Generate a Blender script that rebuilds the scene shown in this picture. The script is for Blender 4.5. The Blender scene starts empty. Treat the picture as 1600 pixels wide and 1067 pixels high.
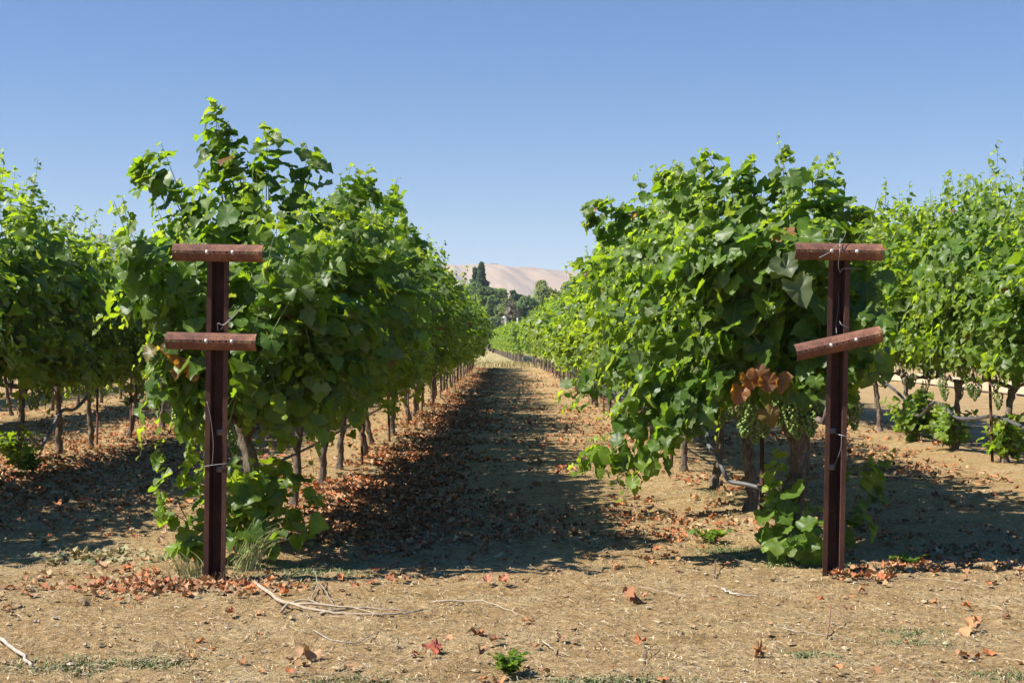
import bpy, math, random
import numpy as np
from mathutils import Vector

C = bpy.context.scene
COL = C.collection
R = math.radians

# ------------------------------------------------------------------ camera, sky, sun
HC = 1.4                                    # camera height
cam_d = bpy.data.cameras.new('camera')
cam = bpy.data.objects.new('camera', cam_d)
COL.objects.link(cam)
cam.location = (0, 0, HC)
cam.rotation_euler = (R(90.0), 0, -0.0031)
cam_d.sensor_width = 36.0
cam_d.lens = 50.0
cam_d.clip_start = 0.05
cam_d.clip_end = 40000
C.camera = cam

SUN_EL = 49.0
SX, SY = 0.980, 0.200                       # horizontal way the sunlight travels
sun_dir = Vector((SX * math.cos(R(SUN_EL)), SY * math.cos(R(SUN_EL)), -math.sin(R(SUN_EL))))
w = bpy.data.worlds.new('World')
C.world = w
w.use_nodes = True
nt = w.node_tree
bg = nt.nodes['Background']
sky = nt.nodes.new('ShaderNodeTexSky')
sky.sky_type = 'NISHITA'
sky.sun_disc = False
sky.sun_elevation = R(SUN_EL)
sky.sun_rotation = math.atan2(-SX, -SY) % (2 * math.pi)
sky.altitude = 1400
sky.air_density = 1.0
sky.dust_density = 0.15
sky.ozone_density = 3.0
hs = nt.nodes.new('ShaderNodeHueSaturation')
hs.inputs['Saturation'].default_value = 1.32
hs.inputs['Hue'].default_value = 0.504
hs.inputs['Value'].default_value = 0.82
nt.links.new(sky.outputs[0], hs.inputs['Color'])
# dome by elevation: darker low down, unseen zenith brightened and warmed as added fill
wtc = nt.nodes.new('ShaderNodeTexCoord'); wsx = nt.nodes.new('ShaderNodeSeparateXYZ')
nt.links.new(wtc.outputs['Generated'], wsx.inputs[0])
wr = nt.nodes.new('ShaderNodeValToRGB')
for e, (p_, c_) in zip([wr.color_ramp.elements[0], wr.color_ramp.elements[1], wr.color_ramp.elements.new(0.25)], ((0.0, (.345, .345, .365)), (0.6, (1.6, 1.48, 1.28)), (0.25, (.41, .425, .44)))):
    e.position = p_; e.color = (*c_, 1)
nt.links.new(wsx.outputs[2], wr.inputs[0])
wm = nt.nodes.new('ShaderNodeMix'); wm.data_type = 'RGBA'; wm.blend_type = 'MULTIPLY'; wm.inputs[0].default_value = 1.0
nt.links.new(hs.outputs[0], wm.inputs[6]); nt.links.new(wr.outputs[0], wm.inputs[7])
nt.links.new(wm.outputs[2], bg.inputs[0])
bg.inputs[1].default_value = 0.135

sl = bpy.data.lights.new('sun', 'SUN')
sl.energy = 4.2
sl.angle = R(0.53)
sl.color = (1.0, 0.95, 0.86)
so = bpy.data.objects.new('sun', sl)
COL.objects.link(so)
so.rotation_euler = sun_dir.to_track_quat('-Z', 'Y').to_euler()

C.view_settings.view_transform = 'Standard'
C.view_settings.look = 'None'
C.view_settings.exposure = 1.36
C.view_settings.gamma = 1.0
C.render.engine = 'CYCLES'
C.cycles.use_denoising = True
C.cycles.max_bounces = 12
C.cycles.diffuse_bounces = 8
C.cycles.glossy_bounces = 2
C.cycles.transmission_bounces = 8
C.cycles.transparent_max_bounces = 8
C.cycles.volume_bounces = 0

# ------------------------------------------------------------------ helpers
def tag(o, label=None, cat=None, group=None, kind=None):
    if label: o['label'] = label
    if cat: o['category'] = cat
    if group: o['group'] = group
    if kind: o['kind'] = kind
    return o

def empty(name, loc, rz=0.0):
    o = bpy.data.objects.new(name, None)
    o.empty_display_size = 0.2
    COL.objects.link(o)
    o.location = loc
    o.rotation_euler = (0, 0, rz)
    return o

def put(name, me, parent=None, loc=(0, 0, 0), rot=(0, 0, 0), scale=(1, 1, 1)):
    o = bpy.data.objects.new(name, me)
    COL.objects.link(o)
    if parent: o.parent = parent
    o.location = loc; o.rotation_euler = rot; o.scale = scale
    return o

class MB:
    """collects vertex and face arrays, with a colour and a leaf coordinate per vertex, into one mesh"""
    def __init__(s):
        s.V, s.T, s.Q, s.c, s.l, s.n = [], [], [], [], [], 0
        s.Tm, s.Qm = [], []
    def add(s, V, T=None, Q=None, mat=0, col=None, luv=None):
        V = np.asarray(V, dtype=np.float64).reshape(-1, 3)
        k = len(V)
        if T is not None and len(T):
            T = np.asarray(T, dtype=np.int64).reshape(-1, 3)
            s.T.append(T + s.n); s.Tm.append(np.full(len(T), mat))
        if Q is not None and len(Q):
            Q = np.asarray(Q, dtype=np.int64).reshape(-1, 4)
            s.Q.append(Q + s.n); s.Qm.append(np.full(len(Q), mat))
        s.V.append(V)
        if col is None: col = np.ones((k, 3)) * 0.5
        col = np.asarray(col, dtype=np.float64)
        if col.ndim == 1: col = np.tile(col, (k, 1))
        s.c.append(col)
        s.l.append(np.zeros((k, 3)) if luv is None else luv)
        s.n += k
    def mesh(s, name, mats, smooth=True):
        V = np.concatenate(s.V)
        T = np.concatenate(s.T) if s.T else np.zeros((0, 3), int)
        Q = np.concatenate(s.Q) if s.Q else np.zeros((0, 4), int)
        tm = np.concatenate(s.Tm) if s.T else np.zeros(0, int)
        qm = np.concatenate(s.Qm) if s.Q else np.zeros(0, int)
        me = bpy.data.meshes.new(name)
        me.vertices.add(len(V))
        me.vertices.foreach_set('co', V.astype(np.float32).ravel())
        nl = T.size + Q.size
        me.loops.add(nl)
        me.loops.foreach_set('vertex_index', np.concatenate([T.ravel(), Q.ravel()]).astype(np.int32))
        me.polygons.add(len(T) + len(Q))
        st = np.concatenate([np.arange(len(T)) * 3, T.size + np.arange(len(Q)) * 4]).astype(np.int32)
        me.polygons.foreach_set('loop_start', st)
        me.polygons.foreach_set('material_index', np.concatenate([tm, qm]).astype(np.int32))
        me.polygons.foreach_set('use_smooth', np.full(len(T) + len(Q), smooth))
        a = me.attributes.new('tone', 'FLOAT_VECTOR', 'POINT')
        a.data.foreach_set('vector', np.concatenate(s.c).astype(np.float32).ravel())
        a = me.attributes.new('blade', 'FLOAT_VECTOR', 'POINT')
        a.data.foreach_set('vector', np.concatenate(s.l).astype(np.float32).ravel())
        for m in (mats if isinstance(mats, (list, tuple)) else [mats]):
            me.materials.append(m)
        me.update(calc_edges=True)
        me.validate()
        return me
    def build(s, name, mats, parent=None, smooth=True, **k):
        return put(name, s.mesh(name, mats, smooth), parent, **k)

def nrm(a):
    return a / np.maximum(np.linalg.norm(a, axis=-1, keepdims=True), 1e-9)

def hash2(ix, iy, seed):
    h = (ix.astype(np.int64) * 374761393 + iy.astype(np.int64) * 668265263 + seed * 1442695041) & 0x7fffffff
    h = ((h ^ (h >> 13)) * 1274126177) & 0x7fffffff
    return ((h ^ (h >> 16)) & 0xffff) / 65535.0

def vnoise(x, y, seed=0):
    x = np.asarray(x, float); y = np.asarray(y, float)
    ix, iy = np.floor(x), np.floor(y)
    fx, fy = x - ix, y - iy
    fx = fx * fx * (3 - 2 * fx); fy = fy * fy * (3 - 2 * fy)
    a, b = hash2(ix, iy, seed), hash2(ix + 1, iy, seed)
    c, d = hash2(ix, iy + 1, seed), hash2(ix + 1, iy + 1, seed)
    return (a + (b - a) * fx) * (1 - fy) + (c + (d - c) * fx) * fy - 0.5

def tube(mb, P, rad, sides=8, mat=0, col=None, cap=True, rough=0.0, rng=None):
    P = np.asarray(P, float); n = len(P)
    rad = np.broadcast_to(np.asarray(rad, float), (n,))
    tan = nrm(np.gradient(P, axis=0))
    ref = np.array([0.0, 0.0, 1.0]) if abs(tan[:, 2]).mean() < 0.8 else np.array([1.0, 0.0, 0.0])
    u = nrm(np.cross(tan, ref)); v = np.cross(tan, u)
    a = np.linspace(0, 2 * np.pi, sides, endpoint=False)
    rr = np.ones((n, sides))
    if rough and rng is not None:
        rr += rng.normal(0, rough, (n, sides)) + rng.normal(0, rough, (1, sides))
    V = P[:, None] + (rad[:, None] * rr)[:, :, None] * (np.cos(a)[None, :, None] * u[:, None] + np.sin(a)[None, :, None] * v[:, None])
    idx = np.arange(n * sides).reshape(n, sides)
    j = np.roll(idx, -1, axis=1)
    Q = np.stack([idx[:-1], j[:-1], j[1:], idx[1:]], axis=-1).reshape(-1, 4)
    V = V.reshape(-1, 3)
    T = []
    if cap:
        V = np.concatenate([V, P[:1], P[-1:]])
        for k in range(sides):
            T.append((n * sides, idx[0, (k + 1) % sides], idx[0, k]))
            T.append((n * sides + 1, idx[-1, k], idx[-1, (k + 1) % sides]))
    mb.add(V, T, Q, mat, col)

def bez(a, b, c, n):
    t = np.linspace(0, 1, n)[:, None]
    return (1 - t) ** 2 * np.asarray(a) + 2 * t * (1 - t) * np.asarray(b) + t * t * np.asarray(c)

def spline(pts, n):
    """Catmull-Rom through pts"""
    P = np.asarray(pts, float)
    P = np.concatenate([[2 * P[0] - P[1]], P, [2 * P[-1] - P[-2]]])
    out = []
    m = len(P) - 3
    for s in np.linspace(0, m - 1e-6, n):
        i = int(s); t = s - i
        p0, p1, p2, p3 = P[i:i + 4]
        out.append(0.5 * ((2 * p1) + (-p0 + p2) * t + (2 * p0 - 5 * p1 + 4 * p2 - p3) * t * t + (-p0 + 3 * p1 - 3 * p2 + p3) * t ** 3))
    return np.array(out)

def box(mb, x0, x1, y0, y1, z0, z1, mat=0, col=None):
    V = [(x, y, z) for x in (x0, x1) for y in (y0, y1) for z in (z0, z1)]
    Q = [(0, 1, 3, 2), (4, 6, 7, 5), (0, 4, 5, 1), (2, 3, 7, 6), (0, 2, 6, 4), (1, 5, 7, 3)]
    mb.add(V, None, Q, mat, col)

def px(x, y, d):
    """the point that the photo's pixel (x, y) shows d metres ahead: used once, to read positions off the photo"""
    return np.array([(x - 793) / 2222 * d, d, HC - (y - 534) / 2222 * d])

ROWS = {'L1': -1.72, 'L2': -5.37, 'L3': -9.02, 'L4': -12.67, 'R1': 1.93, 'R2': 5.58}

def gz(x, y):
    x = np.asarray(x, float); y = np.asarray(y, float)
    near = 1 / (1 + np.exp(-(y - 8.6) * 3))
    z = 0.035 * vnoise(x / 1.7, y / 1.9, 3) + 0.018 * vnoise(x / 0.5, y / 0.55, 4)
    z = z * np.clip(1.5 - y / 200, 0.2, 1)
    for rx in ROWS.values():
        z = z + near * 0.05 * np.exp(-((x - rx) / 0.38) ** 2)
    for qx, qy in ((-1.695, 8.23), (1.936, 8.45)):      # trodden flat round the end posts
        k = np.exp(-(((x - qx) / .55) ** 2 + ((y - qy) / .5) ** 2))
        z = z * (1 - k)
    return z

# ------------------------------------------------------------------ materials
def mat(name):
    m = bpy.data.materials.new(name)
    m.use_nodes = True
    n = m.node_tree
    return m, n, n.nodes['Principled BSDF'], n.nodes['Material Output']

def N(n, t, **kw):
    o = n.nodes.new(t)
    for k, v in kw.items():
        if k in o.inputs: o.inputs[k].default_value = v
        else: setattr(o, k, v)
    return o

def ramp(n, fac, stops):
    r = n.nodes.new('ShaderNodeValToRGB')
    e = r.color_ramp.elements
    while len(e) < len(stops): e.new(0.5)
    for k, (p, c) in enumerate(stops):
        e[k].position = p; e[k].color = (*c, 1)
    n.links.new(fac, r.inputs[0])
    return r

def mixc(n, fac, a, b, blend='MIX'):
    m = n.nodes.new('ShaderNodeMix'); m.data_type = 'RGBA'; m.blend_type = blend
    for sock, v in ((m.inputs[0], fac), (m.inputs[6], a), (m.inputs[7], b)):
        if hasattr(v, 'is_linked'): n.links.new(v, sock)
        elif isinstance(v, (int, float)): sock.default_value = v
        else: sock.default_value = (*v, 1)
    return m.outputs[2]

def math_(n, op, a, b=0.0):
    m = n.nodes.new('ShaderNodeMath'); m.operation = op
    for sock, v in ((m.inputs[0], a), (m.inputs[1], b)):
        if hasattr(v, 'is_linked'): n.links.new(v, sock)
        else: sock.default_value = v
    return m.outputs[0]

def noise(n, scale, detail=6, rough=0.6, vec=None):
    t = N(n, 'ShaderNodeTexNoise', Scale=scale, Detail=detail, Roughness=rough)
    if vec is not None: n.links.new(vec, t.inputs['Vector'])
    return t.outputs['Fac']

def bump(n, h, strength, dist, target):
    b = N(n, 'ShaderNodeBump', Strength=strength, Distance=dist)
    n.links.new(h, b.inputs['Height'])
    n.links.new(b.outputs[0], target.inputs['Normal'])

def leaf_material(name, trans=0.54, gloss=0.42, veins=True, tgain=(2.6, 2.35, 0.55)):
    m, n, p, out = mat(name)
    at = N(n, 'ShaderNodeAttribute', attribute_name='tone')
    base = at.outputs['Vector']
    geo = n.nodes.new('ShaderNodeNewGeometry')
    if veins:
        bl = N(n, 'ShaderNodeAttribute', attribute_name='blade')
        sx = n.nodes.new('ShaderNodeSeparateXYZ'); n.links.new(bl.outputs['Vector'], sx.inputs[0])
        ax = math_(n, 'ABSOLUTE', sx.outputs[0])
        v1 = math_(n, 'LESS_THAN', ax, 0.022)
        d2 = math_(n, 'ABSOLUTE', math_(n, 'SUBTRACT', math_(n, 'MULTIPLY', ax, 0.72), sx.outputs[1]))
        v2 = math_(n, 'LESS_THAN', d2, 0.02)
        vein = math_(n, 'MAXIMUM', v1, v2)
        base = mixc(n, math_(n, 'MULTIPLY', vein, 0.35), base, (0.22, 0.30, 0.10))
        nz = noise(n, 14, 3)
        base = mixc(n, 1.0, base, ramp(n, nz, [(0.3, (0.78, 0.8, 0.8)), (0.7, (1.2, 1.18, 1.1))]).outputs[0], 'MULTIPLY')
    pale = mixc(n, 0.42, base, (0.16, 0.20, 0.12))
    colr = mixc(n, geo.outputs['Backfacing'], base, pale)
    n.links.new(colr, p.inputs['Base Color'])
    rg = math_(n, 'ADD', math_(n, 'MULTIPLY', geo.outputs['Backfacing'], 0.3), gloss)
    n.links.new(rg, p.inputs['Roughness'])
    p.inputs['Specular IOR Level'].default_value = 0.36
    tr = n.nodes.new('ShaderNodeBsdfTranslucent')
    tc = mixc(n, 1.0, base, tgain, 'MULTIPLY')
    n.links.new(tc, tr.inputs['Color'])
    mx = n.nodes.new('ShaderNodeMixShader'); mx.inputs[0].default_value = trans
    n.links.new(p.outputs[0], mx.inputs[1]); n.links.new(tr.outputs[0], mx.inputs[2])
    n.links.new(mx.outputs[0], out.inputs['Surface'])
    return m

M = {}
M['leaf'] = leaf_material('vine_leaf')
M['leaf_far'] = leaf_material('vine_leaf_far', veins=False)
M['tree_leaf'] = leaf_material('tree_leaf', trans=0.5, gloss=0.6, veins=False, tgain=(1.6, 1.6, 0.8))
M['litter'] = leaf_material('dead_leaf', trans=0.12, gloss=0.75, veins=False, tgain=(1.2, 1.0, 0.8))

def toned(name, rough=0.8, scale=None, lo=0.7, hi=1.25, bmp=None, spec=0.3):
    """base colour from the 'tone' attribute with procedural mottling"""
    m, n, p, out = mat(name)
    at = N(n, 'ShaderNodeAttribute', attribute_name='tone')
    c = at.outputs['Vector']
    if scale:
        tc = n.nodes.new('ShaderNodeTexCoord')
        nz = noise(n, scale, 6, 0.65, tc.outputs['Object'])
        c = mixc(n, 1.0, c, ramp(n, nz, [(0.3, (lo,) * 3), (0.7, (hi,) * 3)]).outputs[0], 'MULTIPLY')
        if bmp: bump(n, nz, 0.7, bmp, p)
    n.links.new(c, p.inputs['Base Color'])
    p.inputs['Roughness'].default_value = rough
    p.inputs['Specular IOR Level'].default_value = spec
    return m
M['stem'] = toned('green_stem', 0.55)
M['straw'] = toned('straw', 0.8)
M['stone'] = toned('pebble', 0.9, 40, 0.7, 1.2)
M['wood'] = toned('dry_twig', 0.85, 30, 0.6, 1.25, 0.004)
M['board'] = toned('pale_board', 0.8, 6, 0.75, 1.15, 0.01)
M['berry'] = toned('grape_skin', 0.35, 20, 0.85, 1.12, None, 0.5)
M['plastic'] = toned('hose', 0.5, 12, 0.85, 1.15)
M['paint'] = toned('white_pipe', 0.5, 3, 0.85, 1.05)

def bark():
    m, n, p, out = mat('vine_bark')
    tc = n.nodes.new('ShaderNodeTexCoord')
    mp = N(n, 'ShaderNodeMapping'); mp.inputs['Scale'].default_value = (1, 1, 0.3)
    n.links.new(tc.outputs['Object'], mp.inputs[0])
    a = noise(n, 34, 7, 0.75, mp.outputs[0])
    b = noise(n, 9, 4, 0.6, tc.outputs['Object'])
    c = ramp(n, a, [(0.30, (0.03, 0.022, 0.018)), (0.47, (0.15, 0.115, 0.09)), (0.62, (0.27, 0.22, 0.18)), (0.78, (0.42, 0.36, 0.30))]).outputs[0]
    c = mixc(n, 1.0, c, ramp(n, b, [(0.3, (0.75, 0.72, 0.7)), (0.7, (1.2, 1.2, 1.2))]).outputs[0], 'MULTIPLY')
    n.links.new(c, p.inputs['Base Color'])
    p.inputs['Roughness'].default_value = 0.95
    p.inputs['Specular IOR Level'].default_value = 0.15
    bump(n, a, 1.0, 0.02, p)
    return m
M['bark'] = bark()

def rust(name, dark=1.0, warm=1.0):
    m, n, p, out = mat(name)
    tc = n.nodes.new('ShaderNodeTexCoord')
    mp = N(n, 'ShaderNodeMapping'); mp.inputs['Scale'].default_value = (1, 1, 0.45)
    n.links.new(tc.outputs['Object'], mp.inputs[0])
    a = noise(n, 6, 9, 0.75, mp.outputs[0])
    b = noise(n, 140, 3, 0.6, tc.outputs['Object'])
    k = dark; g_ = dark / warm
    c = ramp(n, a, [(0.3, (0.035 * k, 0.018 * g_, 0.016 * g_)), (0.48, (0.08 * k, 0.038 * g_, 0.027 * g_)), (0.6, (0.115 * k, 0.056 * g_, 0.036 * g_)), (0.74, (0.22 * k, 0.115 * g_, 0.065 * g_))]).outputs[0]
    c = mixc(n, 1.0, c, ramp(n, b, [(0.35, (0.6, 0.6, 0.62)), (0.65, (1.35, 1.25, 1.15))]).outputs[0], 'MULTIPLY')
    n.links.new(c, p.inputs['Base Color'])
    p.inputs['Roughness'].default_value = 0.78
    p.inputs['Specular IOR Level'].default_value = 0.22
    bump(n, b, 0.25, 0.002, p)
    return m
M['rust'] = rust('rusted_steel')
M['rust_arm'] = rust('rusted_cross_arm', 1.75, 1.0)

def metal(name, col, rough):
    m, n, p, out = mat(name)
    p.inputs['Base Color'].default_value = (*col, 1)
    p.inputs['Metallic'].default_value = 0.7
    p.inputs['Roughness'].default_value = rough
    nz = noise(n, 60, 3)
    bump(n, nz, 0.2, 0.001, p)
    return m
M['galv'] = metal('galvanised_steel', (0.5, 0.48, 0.44), 0.55)
M['wire'] = metal('wire', (0.26, 0.25, 0.24), 0.5)

def soil():
    m, n, p, out = mat('soil')
    geo = n.nodes.new('ShaderNodeNewGeometry')
    P = geo.outputs['Position']
    big = noise(n, 0.55, 5, 0.6, P)
    mid = noise(n, 3.2, 6, 0.65, P)
    fine = noise(n, 26, 6, 0.7, P)
    grit = noise(n, 110, 4, 0.7, P)
    c = ramp(n, mid, [(0.28, (0.225, 0.150, 0.066)), (0.45, (0.385, 0.252, 0.112)), (0.56, (0.46, 0.326, 0.160)), (0.72, (0.29, 0.210, 0.112))]).outputs[0]
    c = mixc(n, ramp(n, big, [(0.42, (0, 0, 0)), (0.62, (0.8, 0.8, 0.8))]).outputs[0], c, (0.43, 0.285, 0.135))
    pat = ramp(n, noise(n, 1.4, 6, 0.7, P), [(0.5, (0, 0, 0)), (0.66, (.75, .75, .75))]).outputs[0]
    c = mixc(n, pat, c, (0.49, 0.370, 0.200))
    c = mixc(n, 1.0, c, ramp(n, fine, [(0.3, (0.5, 0.48, 0.46)), (0.5, (1, 1, 1)), (0.7, (1.4, 1.4, 1.4))]).outputs[0], 'MULTIPLY')
    c = mixc(n, 1.0, c, ramp(n, grit, [(0.3, (0.72, 0.7, 0.68)), (0.7, (1.22, 1.22, 1.22))]).outputs[0], 'MULTIPLY')
    # beyond the vineyard the land carries dry yellow grass
    sx = n.nodes.new('ShaderNodeSeparateXYZ'); n.links.new(P, sx.inputs[0])
    far = N(n, 'ShaderNodeMapRange'); far.inputs[1].default_value = 74; far.inputs[2].default_value = 80
    n.links.new(sx.outputs[1], far.inputs[0])
    g = ramp(n, noise(n, 0.9, 5, 0.6, P), [(0.35, (0.26, 0.22, 0.10)), (0.65, (0.42, 0.34, 0.17))]).outputs[0]
    c = mixc(n, far.outputs[0], c, g)
    n.links.new(c, p.inputs['Base Color'])
    p.inputs['Roughness'].default_value = 0.95
    p.inputs['Specular IOR Level'].default_value = 0.1
    h = math_(n, 'ADD', math_(n, 'MULTIPLY', fine, 1.0), math_(n, 'MULTIPLY', grit, 0.35))
    bump(n, h, 1.0, 0.05, p)
    return m
M['soil'] = soil()

def hillmat(name, a, b):
    m, n, p, out = mat(name)
    geo = n.nodes.new('ShaderNodeNewGeometry')
    c = ramp(n, noise(n, 0.006, 8, 0.6, geo.outputs['Position']), [(0.35, a), (0.65, b)]).outputs[0]
    n.links.new(c, p.inputs['Base Color'])
    p.inputs['Roughness'].default_value = 1.0
    p.inputs['Specular IOR Level'].default_value = 0.0
    return m
M['hill'] = hillmat('golden_grass_hill', (0.25, 0.162, 0.080), (0.36, 0.24, 0.125))
M['mountain'] = hillmat('wooded_mountain', (0.07, 0.09, 0.05), (0.12, 0.12, 0.07))

# ------------------------------------------------------------------ ground and hills
def axis(dense0, dense1, step, lo, hi, ratio):
    a = list(np.arange(dense0, dense1 + 1e-9, step))
    s, x = step, a[-1]
    while x < hi:
        s *= ratio; x += s; a.append(min(x, hi))
    s, x = step, a[0]; pre = []
    while x > lo:
        s *= ratio * 1.02; x -= s; pre.append(max(x, lo))
    return np.array(pre[::-1] + a)

gx = axis(-4.2, 4.2, 0.035, -9000, 9000, 1.035)
gy = axis(5.4, 13.0, 0.03, -60, 13500, 1.033)
GX, GY = np.meshgrid(gx, gy)
GZ = gz(GX, GY)
fade = np.clip((30 - GY) / 18, 0, 1) * np.clip((12 - abs(GX)) / 6, 0, 1)
GZ = GZ + fade * (0.024 * vnoise(GX / 0.13, GY / 0.13, 5) + 0.016 * vnoise(GX / 0.05, GY / 0.05, 6) * (1 + vnoise(GX / 0.6, GY / 0.6, 7)))
ix = np.arange(GX.size).reshape(GX.shape)
mb = MB()
mb.add(np.stack([GX, GY, GZ], -1).reshape(-1, 3), None, np.stack([ix[:-1, :-1], ix[:-1, 1:], ix[1:, 1:], ix[1:, :-1]], -1).reshape(-1, 4))
tag(mb.build('ground', M['soil']), kind='structure')

def terrain(name, material, x0, x1, nx, y0, y1, ny, fn):
    X, Y = np.meshgrid(np.linspace(x0, x1, nx), np.linspace(y0, y1, ny))
    Z = fn(X, Y)
    i = np.arange(X.size).reshape(X.shape)
    b = MB()
    b.add(np.stack([X, Y, Z], -1).reshape(-1, 3), None, np.stack([i[:-1, :-1], i[:-1, 1:], i[1:, 1:], i[1:, :-1]], -1).reshape(-1, 4))
    return tag(b.build(name, material), kind='structure')

def hill_fn(X, Y):
    t = np.clip((Y - 2300) / 900, 0, 1)
    t = t * t * (3 - 2 * t)
    crest = 190 + 8 * vnoise(X / 300, Y * 0, 21) - 8 * np.clip((X - 20) / 130, -.5, 1.5)
    rid = 0
    for k, (s, a) in enumerate(((64, 17), (31, 8.5), (14, 2.5))):
        wx = X + 0.22 * Y + 40 * vnoise(X / 160, Y / 260, 31 + k)
        rid = rid + a * (1 - 4 * abs(vnoise(wx / s, Y / (s * 7), 41 + k)))
    z = t * crest + rid * (0.07 + 3.2 * t * (1 - t)) * 1.15 - 25
    back = np.clip((Y - 3300) / 900, 0, 1)
    return z - back * 160
terrain('hills', M['hill'], -1300, 1300, 800, 2150, 4000, 240, hill_fn)

def mtn_fn(X, Y):
    t = np.clip((Y - 2900) / 500, 0, 1); t = t * t * (3 - 2 * t)
    c = 40 + 215 * np.exp(-((X + 985) / 190) ** 2) + 170 * np.exp(-((X + 1700) / 450) ** 2)
    return t * c * (1 + 0.14 * vnoise(X / 160, Y / 160, 61) + 0.08 * vnoise(X / 60, Y / 60, 62)) - 30 - np.clip((Y - 3500) / 400, 0, 1) * 250
terrain('mountains', M['mountain'], -3200, -560, 240, 2880, 4000, 90, mtn_fn)

# ------------------------------------------------------------------ leaves
HALF = {
    'near': [(0, 0), (.15, -.15), (.34, -.16), (.50, -.03), (.47, .07), (.62, .20), (.65, .38), (.55, .48), (.46, .54), (.43, .70), (.23, .82), (0, 0.98)],
    'mid': [(0, 0), (.40, -.12), (.60, .32), (.33, .50), (.28, .78), (0, 1.0)],
    'far': [(0, 0), (.55, .02), (.45, .62), (0, 1.0)],
}
def template(kind):
    h = HALF[kind]
    pts = [(0, .36)] + h
    k = len(h)
    T = [(0, 1 + i, 2 + i) for i in range(k - 1)]
    left = {}
    for i, (x, y) in enumerate(h):
        if x == 0: left[1 + i] = 1 + i
        else:
            left[1 + i] = len(pts); pts.append((-x, y))
    T += [(0, left[2 + i], left[1 + i]) for i in range(k - 1)]
    return np.array(pts, float), np.array(T)
TPL = {k: template(k) for k in HALF}

def leaves(mb, P, Nn, Tt, S, kind, rng, col, fold=0.25, curl=0.35, mat=0, wave=0.085, roll=0.0):
    """one leaf at each P (petiole end): normal Nn, tip direction Tt, length S"""
    tp, F = TPL[kind]
    n, k = len(P), len(tp)
    Nn = nrm(Nn)
    Tt = nrm(Tt - (Tt * Nn).sum(1, keepdims=True) * Nn)
    U = np.cross(Tt, Nn)
    x, y = tp[:, 0][None], tp[:, 1][None]
    fo = rng.normal(fold, 0.22, (n, 1)); cu = rng.normal(curl, 0.3, (n, 1))
    z = fo * abs(x) - cu * (y - 0.2) ** 2 * np.sign(1) - 0.35 * rng.random((n, 1)) * x * x
    z = z + wave * np.sin(9 * (abs(x) + 0.7 * y) + rng.random((n, 1)) * 6.28) + rng.normal(0, wave * 0.5, (n, k))
    wd = rng.uniform(0.85, 1.12, (n, 1))
    if roll:                                   # dry leaves curl about their midrib and bow lengthwise
        c = rng.uniform(0.5, 1.6, (n, 1)) * roll
        z = z + (1 - np.cos(x * c)) / c * 1.3
        x = np.sin(x * c) / c
        c2 = rng.normal(0, 0.7, (n, 1)) * roll
        c2 = np.where(abs(c2) < .15, .15, c2)
        z = z + (1 - np.cos((y - .4) * c2)) / c2
        y = .4 + np.sin((y - .4) * c2) / c2
    V = P[:, None] + S[:, None, None] * ((x * wd)[..., None] * U[:, None] + (y * np.ones((n, 1)))[..., None] * Tt[:, None] + z[..., None] * Nn[:, None])
    Fa = (F[None] + (np.arange(n) * k)[:, None, None]).reshape(-1, 3)
    luv = np.tile(np.concatenate([tp, np.zeros((k, 1))], 1), (n, 1))
    mb.add(V.reshape(-1, 3), Fa, None, mat, np.repeat(col, k, axis=0), luv)

G_DARK = np.array([0.064, 0.126, 0.019]); G_MID = np.array([0.116, 0.195, 0.026]); G_YOUNG = np.array([0.200, 0.280, 0.032])
BROWN = np.array([0.27, 0.125, 0.055])

def leaf_cols(rng, young, n, brown=0.004):
    a = rng.random((n, 1))
    c = G_DARK * (1 - a) + G_MID * a
    y = np.clip(young[:, None] + rng.normal(0, 0.12, (n, 1)), 0, 1)
    c = c * (1 - y) + G_YOUNG * y
    c = c * rng.uniform(0.82, 1.2, (n, 1))
    d = rng.random(n) < 0.16                 # dusty, paler leaves
    c[d] = c[d] * .45 + np.array([.15, .19, .105]) * .62
    b = rng.random(n) < brown
    c[b] = BROWN * rng.uniform(0.7, 1.2, (b.sum(), 1))
    return c

STEM_G = np.array([0.16, 0.20, 0.07])

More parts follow.
